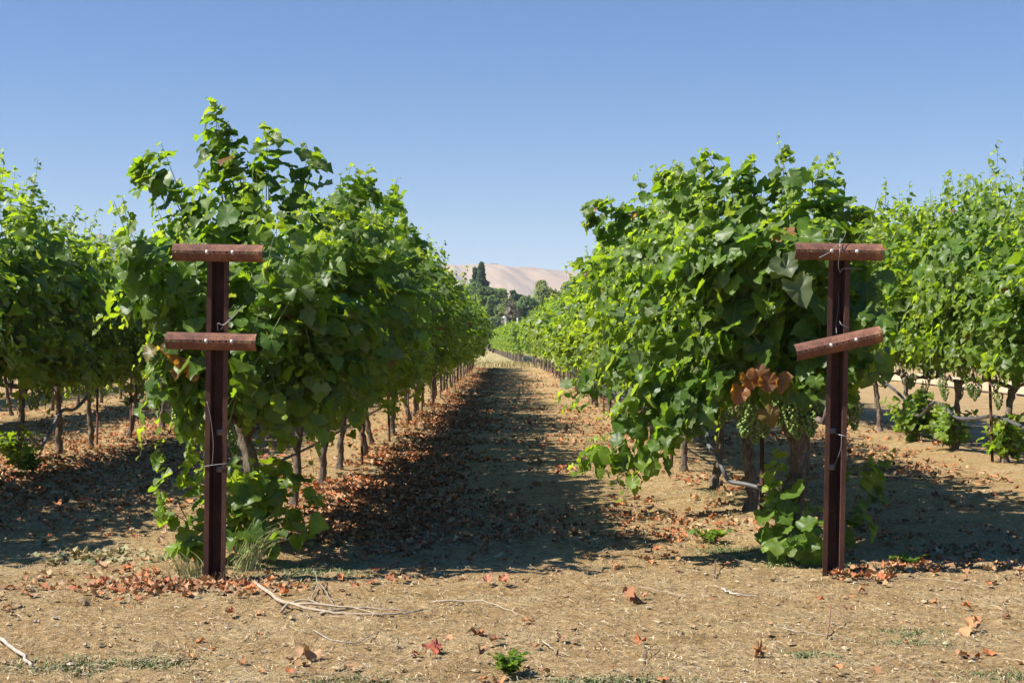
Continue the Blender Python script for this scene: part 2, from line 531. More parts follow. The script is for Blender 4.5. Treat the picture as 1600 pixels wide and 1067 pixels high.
def grow(mb, rng, paths, kind, size=0.12, step=0.068, centre=None, brown=0.004, skip=0.10, stems=True, tip=0.28, extra=1, vigour=None):
    """leaves alternately along each shoot path; normals lean out from the row's middle and up"""
    P, Nn, Tt, S, Y = [], [], [], [], []
    for path in paths:
        L = np.linalg.norm(np.diff(path, axis=0), axis=1).sum()
        m = max(4, int(L / step))
        t = np.linspace(skip, 1, m)
        i = t * (len(path) - 1)
        i0 = np.clip(i.astype(int), 0, len(path) - 2); f = (i - i0)[:, None]
        q = path[i0] * (1 - f) + path[i0 + 1] * f
        tan = nrm(path[i0 + 1] - path[i0])
        for e in range(extra):
            r = rng.normal(0, 1, (m, 3))
            side = nrm(np.cross(tan, r))
            pl = (rng.uniform(0.03, 0.11, m) * np.clip((1 - t) / tip, 0.25, 1))[:, None]
            out = q.copy()
            if centre is not None: out = q - np.array(centre)
            out[:, 1] *= 0.25
            out[:, 2] *= 0.6
            out = nrm(out)
            p = q + side * pl + out * pl * 0.5
            nn = out * 0.7 + np.array([-0.32, -0.30, 0.52]) + rng.normal(0, 0.50, (m, 3)) + side * 0.3
            tt = out * 0.55 + side * 0.35 + np.array([0, 0, -0.75]) + rng.normal(0, 0.35, (m, 3))
            yg = np.clip(1 - (1 - t) / tip, 0, 1)
            sz = size * rng.uniform(0.58, 1.4, m) * (1 - 0.62 * yg ** 1.6)
            if e: sz *= 0.8
            P.append(p); Nn.append(nn); Tt.append(tt); S.append(sz); Y.append(yg * 0.9)
        if stems:
            s = path[:: max(1, len(path) // 10)]
            if len(s) < 3: s = path
            tube(mb, s, np.linspace(0.0042, 0.0016, len(s)), 4, 1, STEM_G * rng.uniform(0.7, 1.1), cap=False)
    P, Nn, Tt, S, Y = map(np.concatenate, (P, Nn, Tt, S, Y))
    leaves(mb, P, Nn, Tt, S, kind, rng, leaf_cols(rng, Y, len(P), brown))

def vine_paths(rng, n, wl=1.0, wr=1.0, top=2.5, yl=0.98, low=0.9):
    out = []
    for k in range(n):
        y = rng.uniform(-yl, yl)
        b = np.array([rng.normal(0, 0.06), y, rng.uniform(0.84, 1.02)])
        u = rng.random()
        stray = 1.3 if rng.random() < 0.11 else 1.0
        s = -1 if rng.random() < wl / (wl + wr) else 1
        W = (wl if s < 0 else wr) * stray
        if u < 0.40:
            ex = s * rng.uniform(0, 0.78) * W
            ez = top - 0.30 * (ex / W) ** 2 - abs(rng.normal(0, 0.26)) + (0.26 if rng.random() < 0.10 else 0)
            c = np.array([ex * 0.75, y + rng.normal(0, .12), 1.0 + (ez - 1) * 0.55])
        elif u < 0.72:
            ez = rng.uniform(1.1, 2.2)
            ex = s * rng.uniform(0.5, 1.0) * W * min(1.0, 0.55 + 0.32 * ez)
            c = np.array([ex * 0.62, y + rng.normal(0, .15), rng.uniform(1.9, 2.35) * top / 2.5])
        else:
            ex = s * rng.uniform(0.15, 0.75) * W
            ez = rng.uniform(low, 1.35)
            c = np.array([ex * 0.7, y + rng.normal(0, .12), rng.uniform(1.25, 1.7)])
        e = np.array([ex, y + rng.normal(0, 0.24), ez])
        p = bez(b, c, e, 12)
        p += np.cumsum(rng.normal(0, 0.008, p.shape), axis=0)
        out.append(p)
    return out

def trunk_mesh(rng, h=0.86, r=0.048, lean=0.08, name='trunk', arms=True, sides=12, rings=22):
    b = MB()
    lx, ly = rng.normal(0, lean, 2)
    t = np.linspace(0, 1, rings)
    wob = np.cumsum(rng.normal(0, 0.008, (rings, 2)), axis=0)
    P = np.stack([lx * t + wob[:, 0], ly * t + wob[:, 1], -0.06 + (h + 0.06) * t], -1)
    P[:, :2] -= P[0, :2]
    rad = r * (1 + 0.5 * np.exp(-t * 9) - 0.12 * t + 0.5 * np.exp(-((t - 0.96) / 0.1) ** 2)) * (1 + rng.normal(0, 0.09, rings))
    tube(b, P, rad, sides, rough=0.09, rng=rng)
    if arms:
        for s in (-1, 1):
            m = 12
            tt = np.linspace(0, 1, m)
            Q = np.stack([P[-1, 0] * (1 - tt) + rng.normal(0, 0.012, m), P[-1, 1] + s * (0.92 * tt), h - 0.03 + 0.06 * np.sin(tt * 2.2) + rng.normal(0, 0.01, m)], -1)
            tube(b, Q, np.linspace(r * 0.75, 0.016, m), 8, rough=0.12, rng=rng)
            for j in range(3, m, 2):      # pruned spurs
                q = Q[j]
                tube(b, [q, q + [rng.normal(0, .03), rng.normal(0, .03), 0.07]], [0.016, 0.011], 6, rough=0.1, rng=rng)
    return b.mesh(name, M['bark'])

def sphere_dirs(n):
    k = np.arange(n) + 0.5
    ph = np.arccos(1 - 2 * k / n); th = np.pi * (1 + 5 ** .5) * k
    return np.stack([np.cos(th) * np.sin(ph), np.sin(th) * np.sin(ph), np.cos(ph)], -1)

def uvball(segs=7, rings=5):
    V = [(0, 0, 1)]
    for i in range(1, rings):
        a = math.pi * i / rings
        for j in range(segs):
            V.append((math.sin(a) * math.cos(2 * math.pi * j / segs), math.sin(a) * math.sin(2 * math.pi * j / segs), math.cos(a)))
    V.append((0, 0, -1))
    T, Q = [], []
    for j in range(segs):
        T.append((0, 1 + j, 1 + (j + 1) % segs))
        b = 1 + (rings - 2) * segs
        T.append((len(V) - 1, b + (j + 1) % segs, b + j))
    for i in range(rings - 2):
        for j in range(segs):
            a = 1 + i * segs
            Q.append((a + j, a + segs + j, a + segs + (j + 1) % segs, a + (j + 1) % segs))
    return np.array(V, float), np.array(T), np.array(Q)
BV, BT, BQ = uvball()

def bunch_mesh(rng, n=80, L=0.18, br=0.0088):
    b = MB()
    for k in range(n):
        t = (k + rng.random()) / n
        r = 0.045 * (1 - t) ** 0.6 * (1.0 if t > 0.08 else 0.7) + 0.004
        if rng.random() < 0.25: r *= 1.25
        a = k * 2.4 + rng.normal(0, .3)
        p = np.array([r * math.cos(a), r * math.sin(a), -0.03 - L * t])
        s = br * rng.uniform(0.8, 1.12)
        c = np.array([0.14, 0.21, 0.035]) * rng.uniform(0.75, 1.15) * np.array([rng.uniform(.85, 1.15), 1, 1])
        b.add(BV * s + p, BT, BQ, 0, c)
    tube(b, [(0, 0, 0.03), (0.002, 0, -0.04), (0, 0, -L)], [0.0025, 0.002, 0.001], 4, 1, STEM_G, cap=False)
    return b.mesh('grape_bunch', [M['berry'], M['stem']])

# ------------------------------------------------------------------ vine prototypes
rng = np.random.default_rng(11)
TR = [trunk_mesh(rng, r=rng.uniform(0.030, 0.041), lean=0.09) for _ in range(6)]
TRF = [trunk_mesh(rng, r=rng.uniform(0.030, 0.042), lean=0.08, sides=7, rings=9) for _ in range(4)]
GB = [bunch_mesh(rng, int(rng.integers(70, 90)), rng.uniform(0.13, 0.19)) for _ in range(3)]

def foliage_mesh(seed, n, kind, material, wl=1.0, wr=1.0, top=2.5, size=0.12, step=0.068, extra_paths=None, stems=True, special=None, yl=0.98, low=0.9, extra=1, filt=None, high=False):
    r = np.random.default_rng(seed)
    b = MB()
    paths = vine_paths(r, n, wl, wr, top, yl, low)
    if high: paths = [p for p in paths if p[-1, 2] > low + .02]
    if filt: paths = [p for p in paths if filt(p)]
    grow(b, r, paths, kind, size, step, (0, 0, 1.15), stems=stems, extra=extra)
    if extra_paths: grow(b, r, extra_paths, kind, size, step, (0, 0, 1.15), stems=True, skip=0.04)
    if special: special(b, r)
    return b.mesh('foliage', [material, M['stem']])

MIDS = [foliage_mesh(100 + k, 128, 'mid', M['leaf'], rng.uniform(.82, .98), rng.uniform(.82, .98), rng.uniform(2.75, 2.98), step=.056, size=0.106, low=.6) for k in range(7)]
MIDS_HIGH = [foliage_mesh(150 + k, 140, 'mid', M['leaf'], rng.uniform(.82, .98), rng.uniform(.82, .98), rng.uniform(2.85, 3.1), step=.056, size=0.106, low=.82, high=True) for k in range(3)]
FARS = [foliage_mesh(200 + k, 82, 'far', M['leaf_far'], rng.uniform(.85, .98), rng.uniform(.85, .98), rng.uniform(2.65, 2.85), size=0.135, step=0.075, stems=False, low=.62) for k in range(5)]

def basal_mesh(seed, paths=None, n=14, h=0.45, spread=0.4, size=0.10):
    r = np.random.default_rng(seed)
    b = MB()
    ps = [] if paths is None else list(paths)
    for _ in range(n):
        a = r.uniform(0, 2 * np.pi); q = r.uniform(0.3, 1) * spread
        e = np.array([math.cos(a) * q, math.sin(a) * q, h * r.uniform(0.25, 1)])
        ps.append(bez((r.normal(0, .03), r.normal(0, .03), 0.0), (e[0] * .4, e[1] * .4, e[2] * 1.1 + .08), e, 8))
    grow(b, r, ps, 'near', size, 0.055, (0, 0, -0.25), stems=True, skip=0.15, brown=0.0, tip=0.5)
    return b.mesh('basal_shoots', [M['leaf'], M['stem']])
BAS = [basal_mesh(300 + k, None, 14 + k * 8, 0.36 + .14 * k, .34 + .12 * k) for k in range(3)]

VGRP = {'L1': 'vines of the row left of the aisle', 'L2': 'vines of the second row to the left', 'L3': 'vines of the third row to the left', 'L4': 'vines of the fourth row to the left',
        'R1': 'vines of the row right of the aisle', 'R2': 'vines of the outer row to the right'}
VLAB = {'L1': 'leafy grapevine farther back in the row along the left edge of the aisle',
        'L2': 'leafy shaded grapevine farther back in the second row left of the aisle',
        'L3': 'leafy grapevine in the third row left of the aisle, glimpsed between nearer trunks',
        'L4': 'leafy grapevine in the outermost row to the left, mostly hidden behind the other rows',
        'R1': 'leafy sunlit grapevine farther back in the row along the right edge of the aisle',
        'R2': 'leafy grapevine farther back in the outer right row before the bare ground'}

def vine(row, y, fol, trunk, label=None, rz=0.0, sc=1.0, bunches=0, basal=None, seed=0, dx=0.0, bunch_at=None, sx_=1.0):
    r = np.random.default_rng(seed * 7 + 5)
    x = ROWS[row] + dx
    v = empty('grapevine', (x, y, float(gz(x, y))), rz)
    tag(v, label or VLAB[row], 'grapevine', VGRP[row])
    put('trunk', trunk, v)
    put('foliage', fol, v, scale=(sx_, 1, sc))
    if basal is not None: put('basal_shoots', basal, v, rot=(0, 0, r.uniform(0, 6) if basal in BAS else 0))
    for k in range(bunches):
        put('grape_bunch', GB[k % 3], v, loc=(r.uniform(-.34, .34), r.uniform(-.9, .9), r.uniform(0.80, 1.0)), rot=(0, 0, r.uniform(0, 6)), scale=[r.uniform(0.85, 1.2)] * 3)
    for q in (bunch_at or ()):
        put('grape_bunch', GB[int(r.integers(3))], v, loc=q, rot=(r.normal(0, .1), r.normal(0, .1), r.uniform(0, 6)), scale=[r.uniform(0.95, 1.3)] * 3)
    return v

def loc(row, y, pts):
    """points given as (photo x, photo y, metres ahead) in the frame of the vine at (row, y)"""
    o = np.array([ROWS[row], y, float(gz(ROWS[row], y))])
    return np.array([px(*q) - o for q in pts])

def shoots(row, y, lists, n=14, dense=0, jit=.06):
    r = np.random.default_rng(len(lists) * 31)
    out = []
    for l in lists:
        p = loc(row, y, l)
        out.append(spline(p, n))
        for _ in range(dense): out.append(spline(p + r.normal(0, jit, p.shape) * np.linspace(.3, 1.3, len(p))[:, None], n))
    return out

# --- first vine on the left, behind the left post
def special_L(b, r):
    def big(items, kind='near', roll=0.0):
        P = np.array([i[0] for i in items]); S = np.array([i[1] for i in items]); c = np.array([i[2] for i in items])
        n = len(items)
        leaves(b, P, np.tile([-.25, -.9, .35], (n, 1)) + r.normal(0, .2, (n, 3)), np.tile([0, -.2, -1.], (n, 1)) + r.normal(0, .3, (n, 3)), S, kind, r, c, wave=0.06 + .06 * (roll > 0), roll=roll)
    L = lambda x, y, d: loc('L1', 9.6, [(x, y, d)])[0]
    dry = [(L(288, 562, 8.55), .085, BROWN), (L(270, 552, 8.6), .075, BROWN * 1.25), (L(303, 580, 8.55), .08, BROWN * 1.2), (L(280, 578, 8.55), .07, BROWN * .8), (L(243, 545, 8.6), .10, np.array([.20, .17, .05])), (L(262, 540, 8.6), .07, np.array([.22, .12, .05]))]
    big(dry, roll=1.3)
    items = []
    items += [(L(x, y, 8.7), s, G_DARK * k) for x, y, s, k in ((390, 440, .14, 1.0), (430, 480, .13, 1.1), (365, 330, .14, 1.4), (400, 520, .13, .9), (450, 560, .12, 1.0), (235, 420, .13, 1.6), (225, 450, .13, 1.5), (480, 470, .12, 1.3))]
    big(items)

L1a = [
    [(400, 560, 9.5), (350, 330, 9.6), (340, 230, 9.6), (338, 158, 9.6)],
    [(400, 520, 9.5), (372, 330, 9.5), (355, 250, 9.6), (348, 190, 9.6)],
    [(390, 480, 9.5), (385, 330, 9.5), (372, 270, 9.5), (362, 215, 9.6)],
    [(420, 480, 9.5), (420, 300, 9.5), (418, 240, 9.5), (412, 195, 9.5)],
    [(430, 480, 9.6), (470, 320, 9.6), (485, 270, 9.6), (478, 225, 9.6)],
    [(360, 500, 9.5), (290, 320, 9.4), (240, 285, 9.3), (212, 270, 9.3)],
    [(360, 500, 9.5), (300, 340, 9.3), (250, 300, 9.2), (226, 268, 9.2)],
    [(360, 540, 9.5), (270, 380, 9.2), (225, 420, 9.1), (215, 490, 9.1)],
    [(350, 560, 9.5), (290, 420, 9.1), (245, 430, 9.0), (235, 520, 9.0)],
    [(360, 560, 9.3), (310, 520, 8.9), (290, 600, 8.85), (300, 680, 8.85)],
    [(370, 560, 9.3), (320, 540, 8.9), (305, 600, 8.8), (292, 650, 8.8)],
    [(420, 520, 9.5), (520, 330, 9.5), (560, 310, 9.5), (580, 262, 9.6)],
    [(420, 520, 9.5), (540, 380, 9.4), (600, 420, 9.3), (640, 500, 9.3)],
    [(430, 540, 9.5), (560, 450, 9.3), (620, 500, 9.2), (655, 585, 9.2)],
    [(430, 560, 9.5), (520, 480, 9.2), (570, 530, 9.1), (600, 590, 9.1)],
    [(430, 570, 9.4), (500, 520, 9.0), (520, 590, 8.9), (530, 650, 8.9)],
    [(420, 560, 9.3), (460, 450, 8.8), (480, 520, 8.7), (490, 610, 8.7)],
    [(400, 560, 9.2), (420, 440, 8.75), (430, 480, 8.65), (440, 570, 8.65)],
    [(390, 560, 9.2), (385, 430, 8.75), (390, 470, 8.65), (395, 560, 8.65)],
    [(430, 570, 9.3), (440, 600, 9.0), (445, 650, 8.9), (440, 700, 8.85)],
    [(420, 560, 9.4), (445, 540, 9.0), (440, 610, 8.9), (425, 690, 8.9)],
    [(400, 560, 9.4), (395, 540, 9.0), (390, 610, 8.9), (385, 680, 8.9)],
    [(430, 560, 9.4), (480, 550, 9.0), (490, 610, 8.9), (480, 680, 8.9)],
    [(440, 560, 9.4), (520, 540, 9.1), (545, 600, 9.0), (560, 660, 9.0)],
    [(370, 560, 9.4), (330, 560, 9.0), (310, 640, 8.9), (290, 730, 8.9)],
]
fl = foliage_mesh(501, 160, 'near', M['leaf'], 0.85, 1.0, 2.44, yl=1.12, size=0.097, step=.051, low=.5, extra_paths=shoots('L1', 9.6, L1a[:5], 16, 1, .03) + shoots('L1', 9.6, L1a[5:], 16, 1), special=special_L, filt=lambda p: p[:, 1].min() > -1.42 and p[:, 0].min() > -1.0)
bL = shoots('L1', 9.6, [
    [(394, 862, 9.05), (300, 820, 8.8), (265, 740, 8.8), (250, 690, 8.8)],
    [(394, 862, 9.05), (320, 830, 8.8), (270, 800, 8.7), (245, 770, 8.7)],
    [(394, 862, 9.05), (330, 840, 8.8), (290, 850, 8.7), (265, 870, 8.7)],
    [(394, 862, 9.05), (330, 790, 8.9), (300, 760, 8.9), (285, 730, 8.9)],
    [(394, 862, 9.05), (440, 780, 9.0), (470, 780, 8.9), (495, 775, 8.9)],
    [(394, 862, 9.05), (440, 800, 9.0), (465, 830, 8.9), (480, 850, 8.9)],
    [(394, 862, 9.05), (420, 780, 9.0), (430, 740, 9.0), (440, 720, 9.0)],
    [(394, 862, 9.05), (395, 800, 8.9), (392, 770, 8.9), (390, 740, 8.9)],
    [(394, 862, 9.05), (405, 830, 8.8), (415, 850, 8.75), (425, 865, 8.75)],
    [(394, 862, 9.05), (375, 830, 8.8), (370, 850, 8.75), (368, 870, 8.75)],
])
bunL = [tuple(loc('L1', 9.6, [q])[0]) for q in ((385, 590, 9.1), (410, 595, 9.05), (432, 585, 9.0), (452, 600, 9.05), (425, 620, 8.95), (375, 612, 9.2), (462, 585, 9.1), (300, 600, 9.1), (286, 615, 9.2), (442, 570, 8.95), (400, 570, 9.0))]
vine('L1', 9.6, fl, trunk_mesh(rng, r=.048, lean=.03), 'first vine behind the left post, one tall tuft of shoots rising above its crown', bunches=4, basal=basal_mesh(511, bL, 20, .55, .42, .105), seed=1, bunch_at=bunL)

# --- first vine on the right, behind the right post
def special_R(b, r):
    L = lambda x, y, d: loc('R1', 9.6, [(x, y, d)])[0]
    def put_l(items, nrm_, tip):
        n = len(items)
        leaves(b, np.array([i[0] for i in items]), np.tile(nrm_, (n, 1)) + r.normal(0, .16, (n, 3)), np.tile(tip, (n, 1)) + r.normal(0, .2, (n, 3)), np.array([i[1] for i in items]), 'near', r, np.array([i[2] for i in items]), fold=.25, curl=.3, wave=0.13, roll=1.2)
    pale = np.array([.15, .19, .10])
    put_l([(L(1240, 440, 8.62), .19, pale), (L(1222, 408, 8.66), .15, pale * .9), (L(1275, 400, 8.8), .16, G_MID), (L(1285, 470, 8.75), .17, G_DARK * 1.2), (L(1200, 470, 8.8), .17, G_MID),
           (L(1270, 540, 8.8), .13, pale), (L(1185, 530, 8.85), .16, G_DARK), (L(1290, 380, 8.85), .17, pale * .9), (L(1150, 470, 8.9), .18, G_DARK * 1.1), (L(1310, 520, 8.85), .15, G_DARK),
           (L(1255, 530, 8.8), .15, G_DARK), (L(1170, 420, 8.9), .17, G_MID * 1.1), (L(1350, 440, 8.9), .17, G_DARK), (L(1345, 520, 8.9), .17, G_DARK), (L(1335, 480, 8.85), .16, G_DARK), (L(1205, 610, 8.85), .13, G_MID)], [-.2, -.85, .5], [0, -.4, -1.])
    put_l([(L(1165, 585, 8.75), .12, BROWN), (L(1180, 578, 8.72), .12, BROWN * .8), (L(1196, 590, 8.72), .11, BROWN * .9), (L(1215, 588, 8.75), .12, BROWN * 1.1), (L(1155, 605, 8.8), .12, BROWN * 1.2), (L(1195, 640, 8.8), .13, BROWN * .8 + [0, .05, 0])], [-.1, -.8, .3], [.1, -.2, -1.])
R1a = [
    [(1230, 520, 9.5), (1120, 480, 9.3), (1000, 500, 9.2), (905, 545, 9.2)],
    [(1230, 540, 9.4), (1110, 520, 9.2), (1010, 560, 9.1), (930, 600, 9.1)],
    [(1220, 560, 9.4), (1100, 600, 9.1), (980, 690, 9.0), (900, 742, 9.0)],
    [(1220, 560, 9.4), (1100, 620, 9.0), (1030, 690, 8.95), (960, 755, 8.95)],
    [(1220, 560, 9.4), (1110, 610, 9.0), (1050, 680, 8.9), (1000, 760, 8.9)],
    [(1220, 560, 9.4), (1090, 580, 9.2), (1010, 640, 9.1), (930, 690, 9.1)],
    [(1220, 540, 9.4), (1100, 560, 9.1), (1020, 610, 9.0), (960, 640, 9.0)],
    [(1220, 560, 9.3), (1120, 580, 8.9), (1080, 640, 8.85), (1060, 690, 8.85)],
    [(1220, 560, 9.3), (1130, 590, 8.9), (1100, 640, 8.85), (1085, 670, 8.85)],
    [(1230, 500, 9.4), (1120, 420, 9.1), (1040, 450, 9.0), (985, 520, 9.0)],
    [(1230, 500, 9.4), (1140, 400, 9.0), (1090, 430, 8.9), (1060, 500, 8.9)],
    [(1240, 500, 9.4), (1180, 380, 8.9), (1140, 420, 8.8), (1120, 500, 8.8)],
    [(1250, 500, 9.4), (1230, 380, 8.9), (1215, 400, 8.75), (1195, 500, 8.7)],
    [(1260, 500, 9.4), (1290, 380, 9.0), (1280, 400, 8.8), (1270, 470, 8.75)],
    [(1240, 480, 9.5), (1090, 330, 9.5), (1055, 290, 9.5), (1030, 268, 9.5)],
    [(1240, 480, 9.5), (1150, 330, 9.5), (1120, 285, 9.5), (1090, 250, 9.5)],
    [(1240, 480, 9.5), (1190, 330, 9.4), (1180, 280, 9.4), (1178, 245, 9.4)],
    [(1250, 480, 9.5), (1230, 330, 9.4), (1225, 280, 9.4), (1223, 238, 9.4)],
    [(1250, 480, 9.5), (1275, 340, 9.5), (1270, 300, 9.5), (1272, 258, 9.5)],
    [(1250, 480, 9.5), (1310, 370, 9.5), (1310, 330, 9.5), (1303, 285, 9.5)],
    [(1250, 480, 9.5), (1320, 400, 9.5), (1340, 350, 9.4), (1350, 330, 9.4)],
    [(1250, 480, 9.5), (1130, 350, 9.4), (1075, 300, 9.3), (1050, 275, 9.3)],
]
fr = foliage_mesh(601, 160, 'near', M['leaf'], 1.05, 0.62, 2.40, size=0.097, step=.051, low=.75, extra_paths=shoots('R1', 9.6, R1a, 16, 1), special=special_R, filt=lambda p: p[:, 1].min() > -0.95 and p[:, 0].max() < .72)
bR = shoots('R1', 9.6, [
    [(1265, 860, 9.2), (1225, 800, 9.0), (1218, 740, 8.95), (1216, 705, 8.95)],
    [(1265, 865, 9.2), (1230, 830, 9.0), (1215, 800, 8.9), (1200, 790, 8.9)],
    [(1265, 870, 9.2), (1235, 850, 8.9), (1215, 850, 8.85), (1200, 850, 8.85)],
    [(1265, 870, 9.2), (1250, 840, 8.8), (1240, 850, 8.75), (1230, 865, 8.75)],
    [(1265, 870, 9.2), (1260, 840, 8.8), (1265, 850, 8.75), (1270, 865, 8.75)],
    [(1270, 870, 9.2), (1350, 800, 9.3), (1360, 740, 9.3), (1392, 705, 9.3)],
    [(1270, 870, 9.2), (1330, 790, 9.2), (1345, 740, 9.2), (1362, 720, 9.2)],
])
bunR = [tuple(loc('R1', 9.6, [q])[0]) for q in ((1172, 622, 8.8), (1184, 636, 8.85), (1232, 622, 8.75), (1245, 610, 8.8), (1258, 605, 8.8), (1262, 622, 8.78), (1276, 598, 8.9), (1330, 600, 8.95), (1335, 620, 9.0), (1250, 640, 8.9), (1215, 615, 8.85))]
vine('R1', 9.6, fr, trunk_mesh(rng, r=.075, lean=.03), 'first vine behind the right post, its low shoots sprawling out into the aisle', bunches=3, basal=basal_mesh(611, bR, 10, .38, .28, .105), seed=2, bunch_at=bunR)

# --- second and third vines of the two aisle rows: meshes of their own, the later rows share meshes
fL2 = foliage_mesh(502, 155, 'near', M['leaf'], .9, 1.0, 2.6, size=0.094, step=.051, low=.72, extra_paths=shoots('L1', 11.4, [
    [(470, 520, 11.3), (590, 330, 11.3), (610, 330, 11.3), (605, 300, 11.3)], [(470, 520, 11.3), (600, 380, 11.2), (640, 400, 11.2), (640, 350, 11.2)], [(480, 540, 11.3), (600, 430, 11.2), (650, 480, 11.1), (660, 560, 11.1)]]))
vine('L1', 11.4, fL2, TR[0], 'second vine of the left aisle row, next behind the vine with the tall tuft', bunches=8, seed=3)
fL3 = foliage_mesh(503, 150, 'near', M['leaf'], .9, 1.0, 2.7, size=0.094, step=.051, low=.65)
vine('L1', 13.2, fL3, TR[1], 'third vine of the left aisle row, twisted trunk rising out of rusty fallen leaves', bunches=6, seed=4)
R2a = [
    [(1170, 500, 11.4), (1010, 360, 11.3), (950, 340, 11.3), (910, 325, 11.3)],
    [(1170, 500, 11.4), (1000, 380, 11.3), (940, 360, 11.3), (915, 345, 11.3)],
    [(1170, 520, 11.4), (1020, 400, 11.2), (950, 420, 11.2), (920, 480, 11.2)],
    [(1170, 520, 11.4), (1040, 330, 11.3), (985, 340, 11.3), (960, 330, 11.3)],
    [(1170, 540, 11.4), (1000, 560, 11.2), (930, 590, 11.2), (865, 625, 11.2)],
    [(1170, 540, 11.4), (1020, 540, 11.2), (950, 560, 11.2), (900, 600, 11.2)],
    [(1170, 540, 11.4), (1010, 570, 11.1), (930, 610, 11.1), (880, 640, 11.1)],
]
fR2 = foliage_mesh(602, 165, 'near', M['leaf'], 1.15, .95, 2.65, size=0.094, step=.051, low=.68, extra_paths=shoots('R1', 11.4, R2a))
vine('R1', 11.4, fR2, trunk_mesh(rng, r=.045, lean=.04), 'second vine of the right aisle row, next behind the vine sprawling into the aisle', bunches=6, seed=5)
fR3 = foliage_mesh(603, 160, 'near', M['leaf'], 1.1, .95, 2.8, size=0.094, step=.051, low=.62)
vine('R1', 13.2, fR3, TR[2], 'third vine of the right aisle row, its crown bulging toward the aisle', bunches=6, seed=6)

random.seed(4)
def fill(row, ys, start_near=24):
    for k, y in enumerate(ys):
        far = y > 27
        fol = FARS[(k * 3 + len(row)) % 5] if far else (MIDS_HIGH[(k * 2) % 3] if row == 'R2' else MIDS[(k * 3 + ord(row[0]) + ord(row[1])) % 7])
        tr = TRF[k % 4] if far else TR[(k * 5 + 1) % 6]
        vine(row, y, fol, tr, rz=math.pi * (k % 2) + random.uniform(-.05, .05), sc=random.uniform(.90, 1.09), sx_=random.uniform(.86, 1.12), bunches=0 if far else (7 if y > 14 else 4), seed=ord(row[1]) * 50 + k + (ord(row[0]) * 999), dx=random.uniform(-.07, .07) - (.5 * max(0, y - 60) / 20 if row == 'R1' else 0))

fill('L1', [15.0 + 1.83 * k for k in range(33)])
fill('R1', [15.1 + 1.83 * k for k in range(36)])
SEEN_L2 = {15.5: 'far left vine of the second row, straight trunk above a small green weed',
           16.95: 'vine in the second left row whose curved trunk bows toward the ground',
           18.35: 'vine in the second left row with a leaning trunk, loops of hose on both sides',
           20.1: 'vine in the second left row whose dark trunk stands against a steel stake'}
SEEN_R2 = {15.96: 'vine at the right picture edge in the outer row, thick trunk and knobbly arm',
           17.8: 'outer right row vine whose trunk stands in bushy shoots beside the thick-trunked vine',
           19.4: 'outer right row vine with the largest mound of green shoots at its foot',
           21.3: 'outer right row vine with a bare straight trunk tied with green tape'}
def seen(row, d, basals, tall=()):
    for k, (y, lab) in enumerate(d.items()):
        vine(row, y, MIDS[(k * 2 + len(lab)) % 7] if row == 'L2' else MIDS_HIGH[k % 3], TR[(k + 2) % 6] if row == 'L2' else TR[(k * 2 + 1) % 6], lab, rz=math.pi * (k % 2), sc=(1.08, .98, .94, .92)[k] if row == 'L2' else random.uniform(1.08, 1.16), bunches=5, basal=basals.get(k), seed=700 + k + ord(row[0]))
seen('L2', SEEN_L2, {0: BAS[0]})
seen('R2', SEEN_R2, {0: BAS[1], 1: BAS[1], 2: BAS[2]})
fill('L2', [9.7, 11.6, 13.6] + [21.9 + 1.83 * k for k in range(29)])
fill('R2', [10.4, 12.2, 14.1] + [23.1 + 1.83 * k for k in range(28)])
fill('L3', [11.5 + 1.83 * k for k in range(34)])
fill('L4', [12.5 + 1.83 * k for k in range(33)])

# --- second block beyond the grass strip: its rows lean a little to the left
for k in range(58):
    y = 84 + 1.85 * k
    x = 0.95 - 0.0275 * (y - 84)
    v = empty('grapevine', (x, y, float(gz(x, y))), 0.03 + math.pi * (k % 2))
    tag(v, 'distant vine of the block beyond the dry grass strip closing the aisle', 'grapevine', 'vines of the far block')
    put('trunk', TRF[k % 4], v); put('foliage', FARS[(k * 2) % 5], v, scale=(1, 1, random.uniform(.9, 1.0)))

# ------------------------------------------------------------------ end posts
def post_upright(h):
    """rolled hat section, open toward the camera"""
    b = MB()
    prof = [(-.064, 0), (-.036, 0), (-.031, .085), (.031, .085), (.036, 0), (.064, 0), (.064, .004), (.039, .004), (.034, .09), (-.034, .09), (-.039, .004), (-.064, .004)]
    n = len(prof)
    zs = np.linspace(-.5, h, 24)
    V = np.array([(x, y, z) for z in zs for x, y in prof])
    i = np.arange(len(V)).reshape(len(zs), n)
    j = np.roll(i, -1, axis=1)
    Q = np.stack([i[:-1], j[:-1], j[1:], i[1:]], -1).reshape(-1, 4)
    caps = [(0, 1, 10, 11), (1, 2, 9, 10), (2, 3, 8, 9), (3, 4, 7, 8), (4, 5, 6, 7)]
    top = (len(zs) - 1) * n
    Q = np.concatenate([Q, np.array(caps) + top])
    b.add(V, None, Q)
    return b

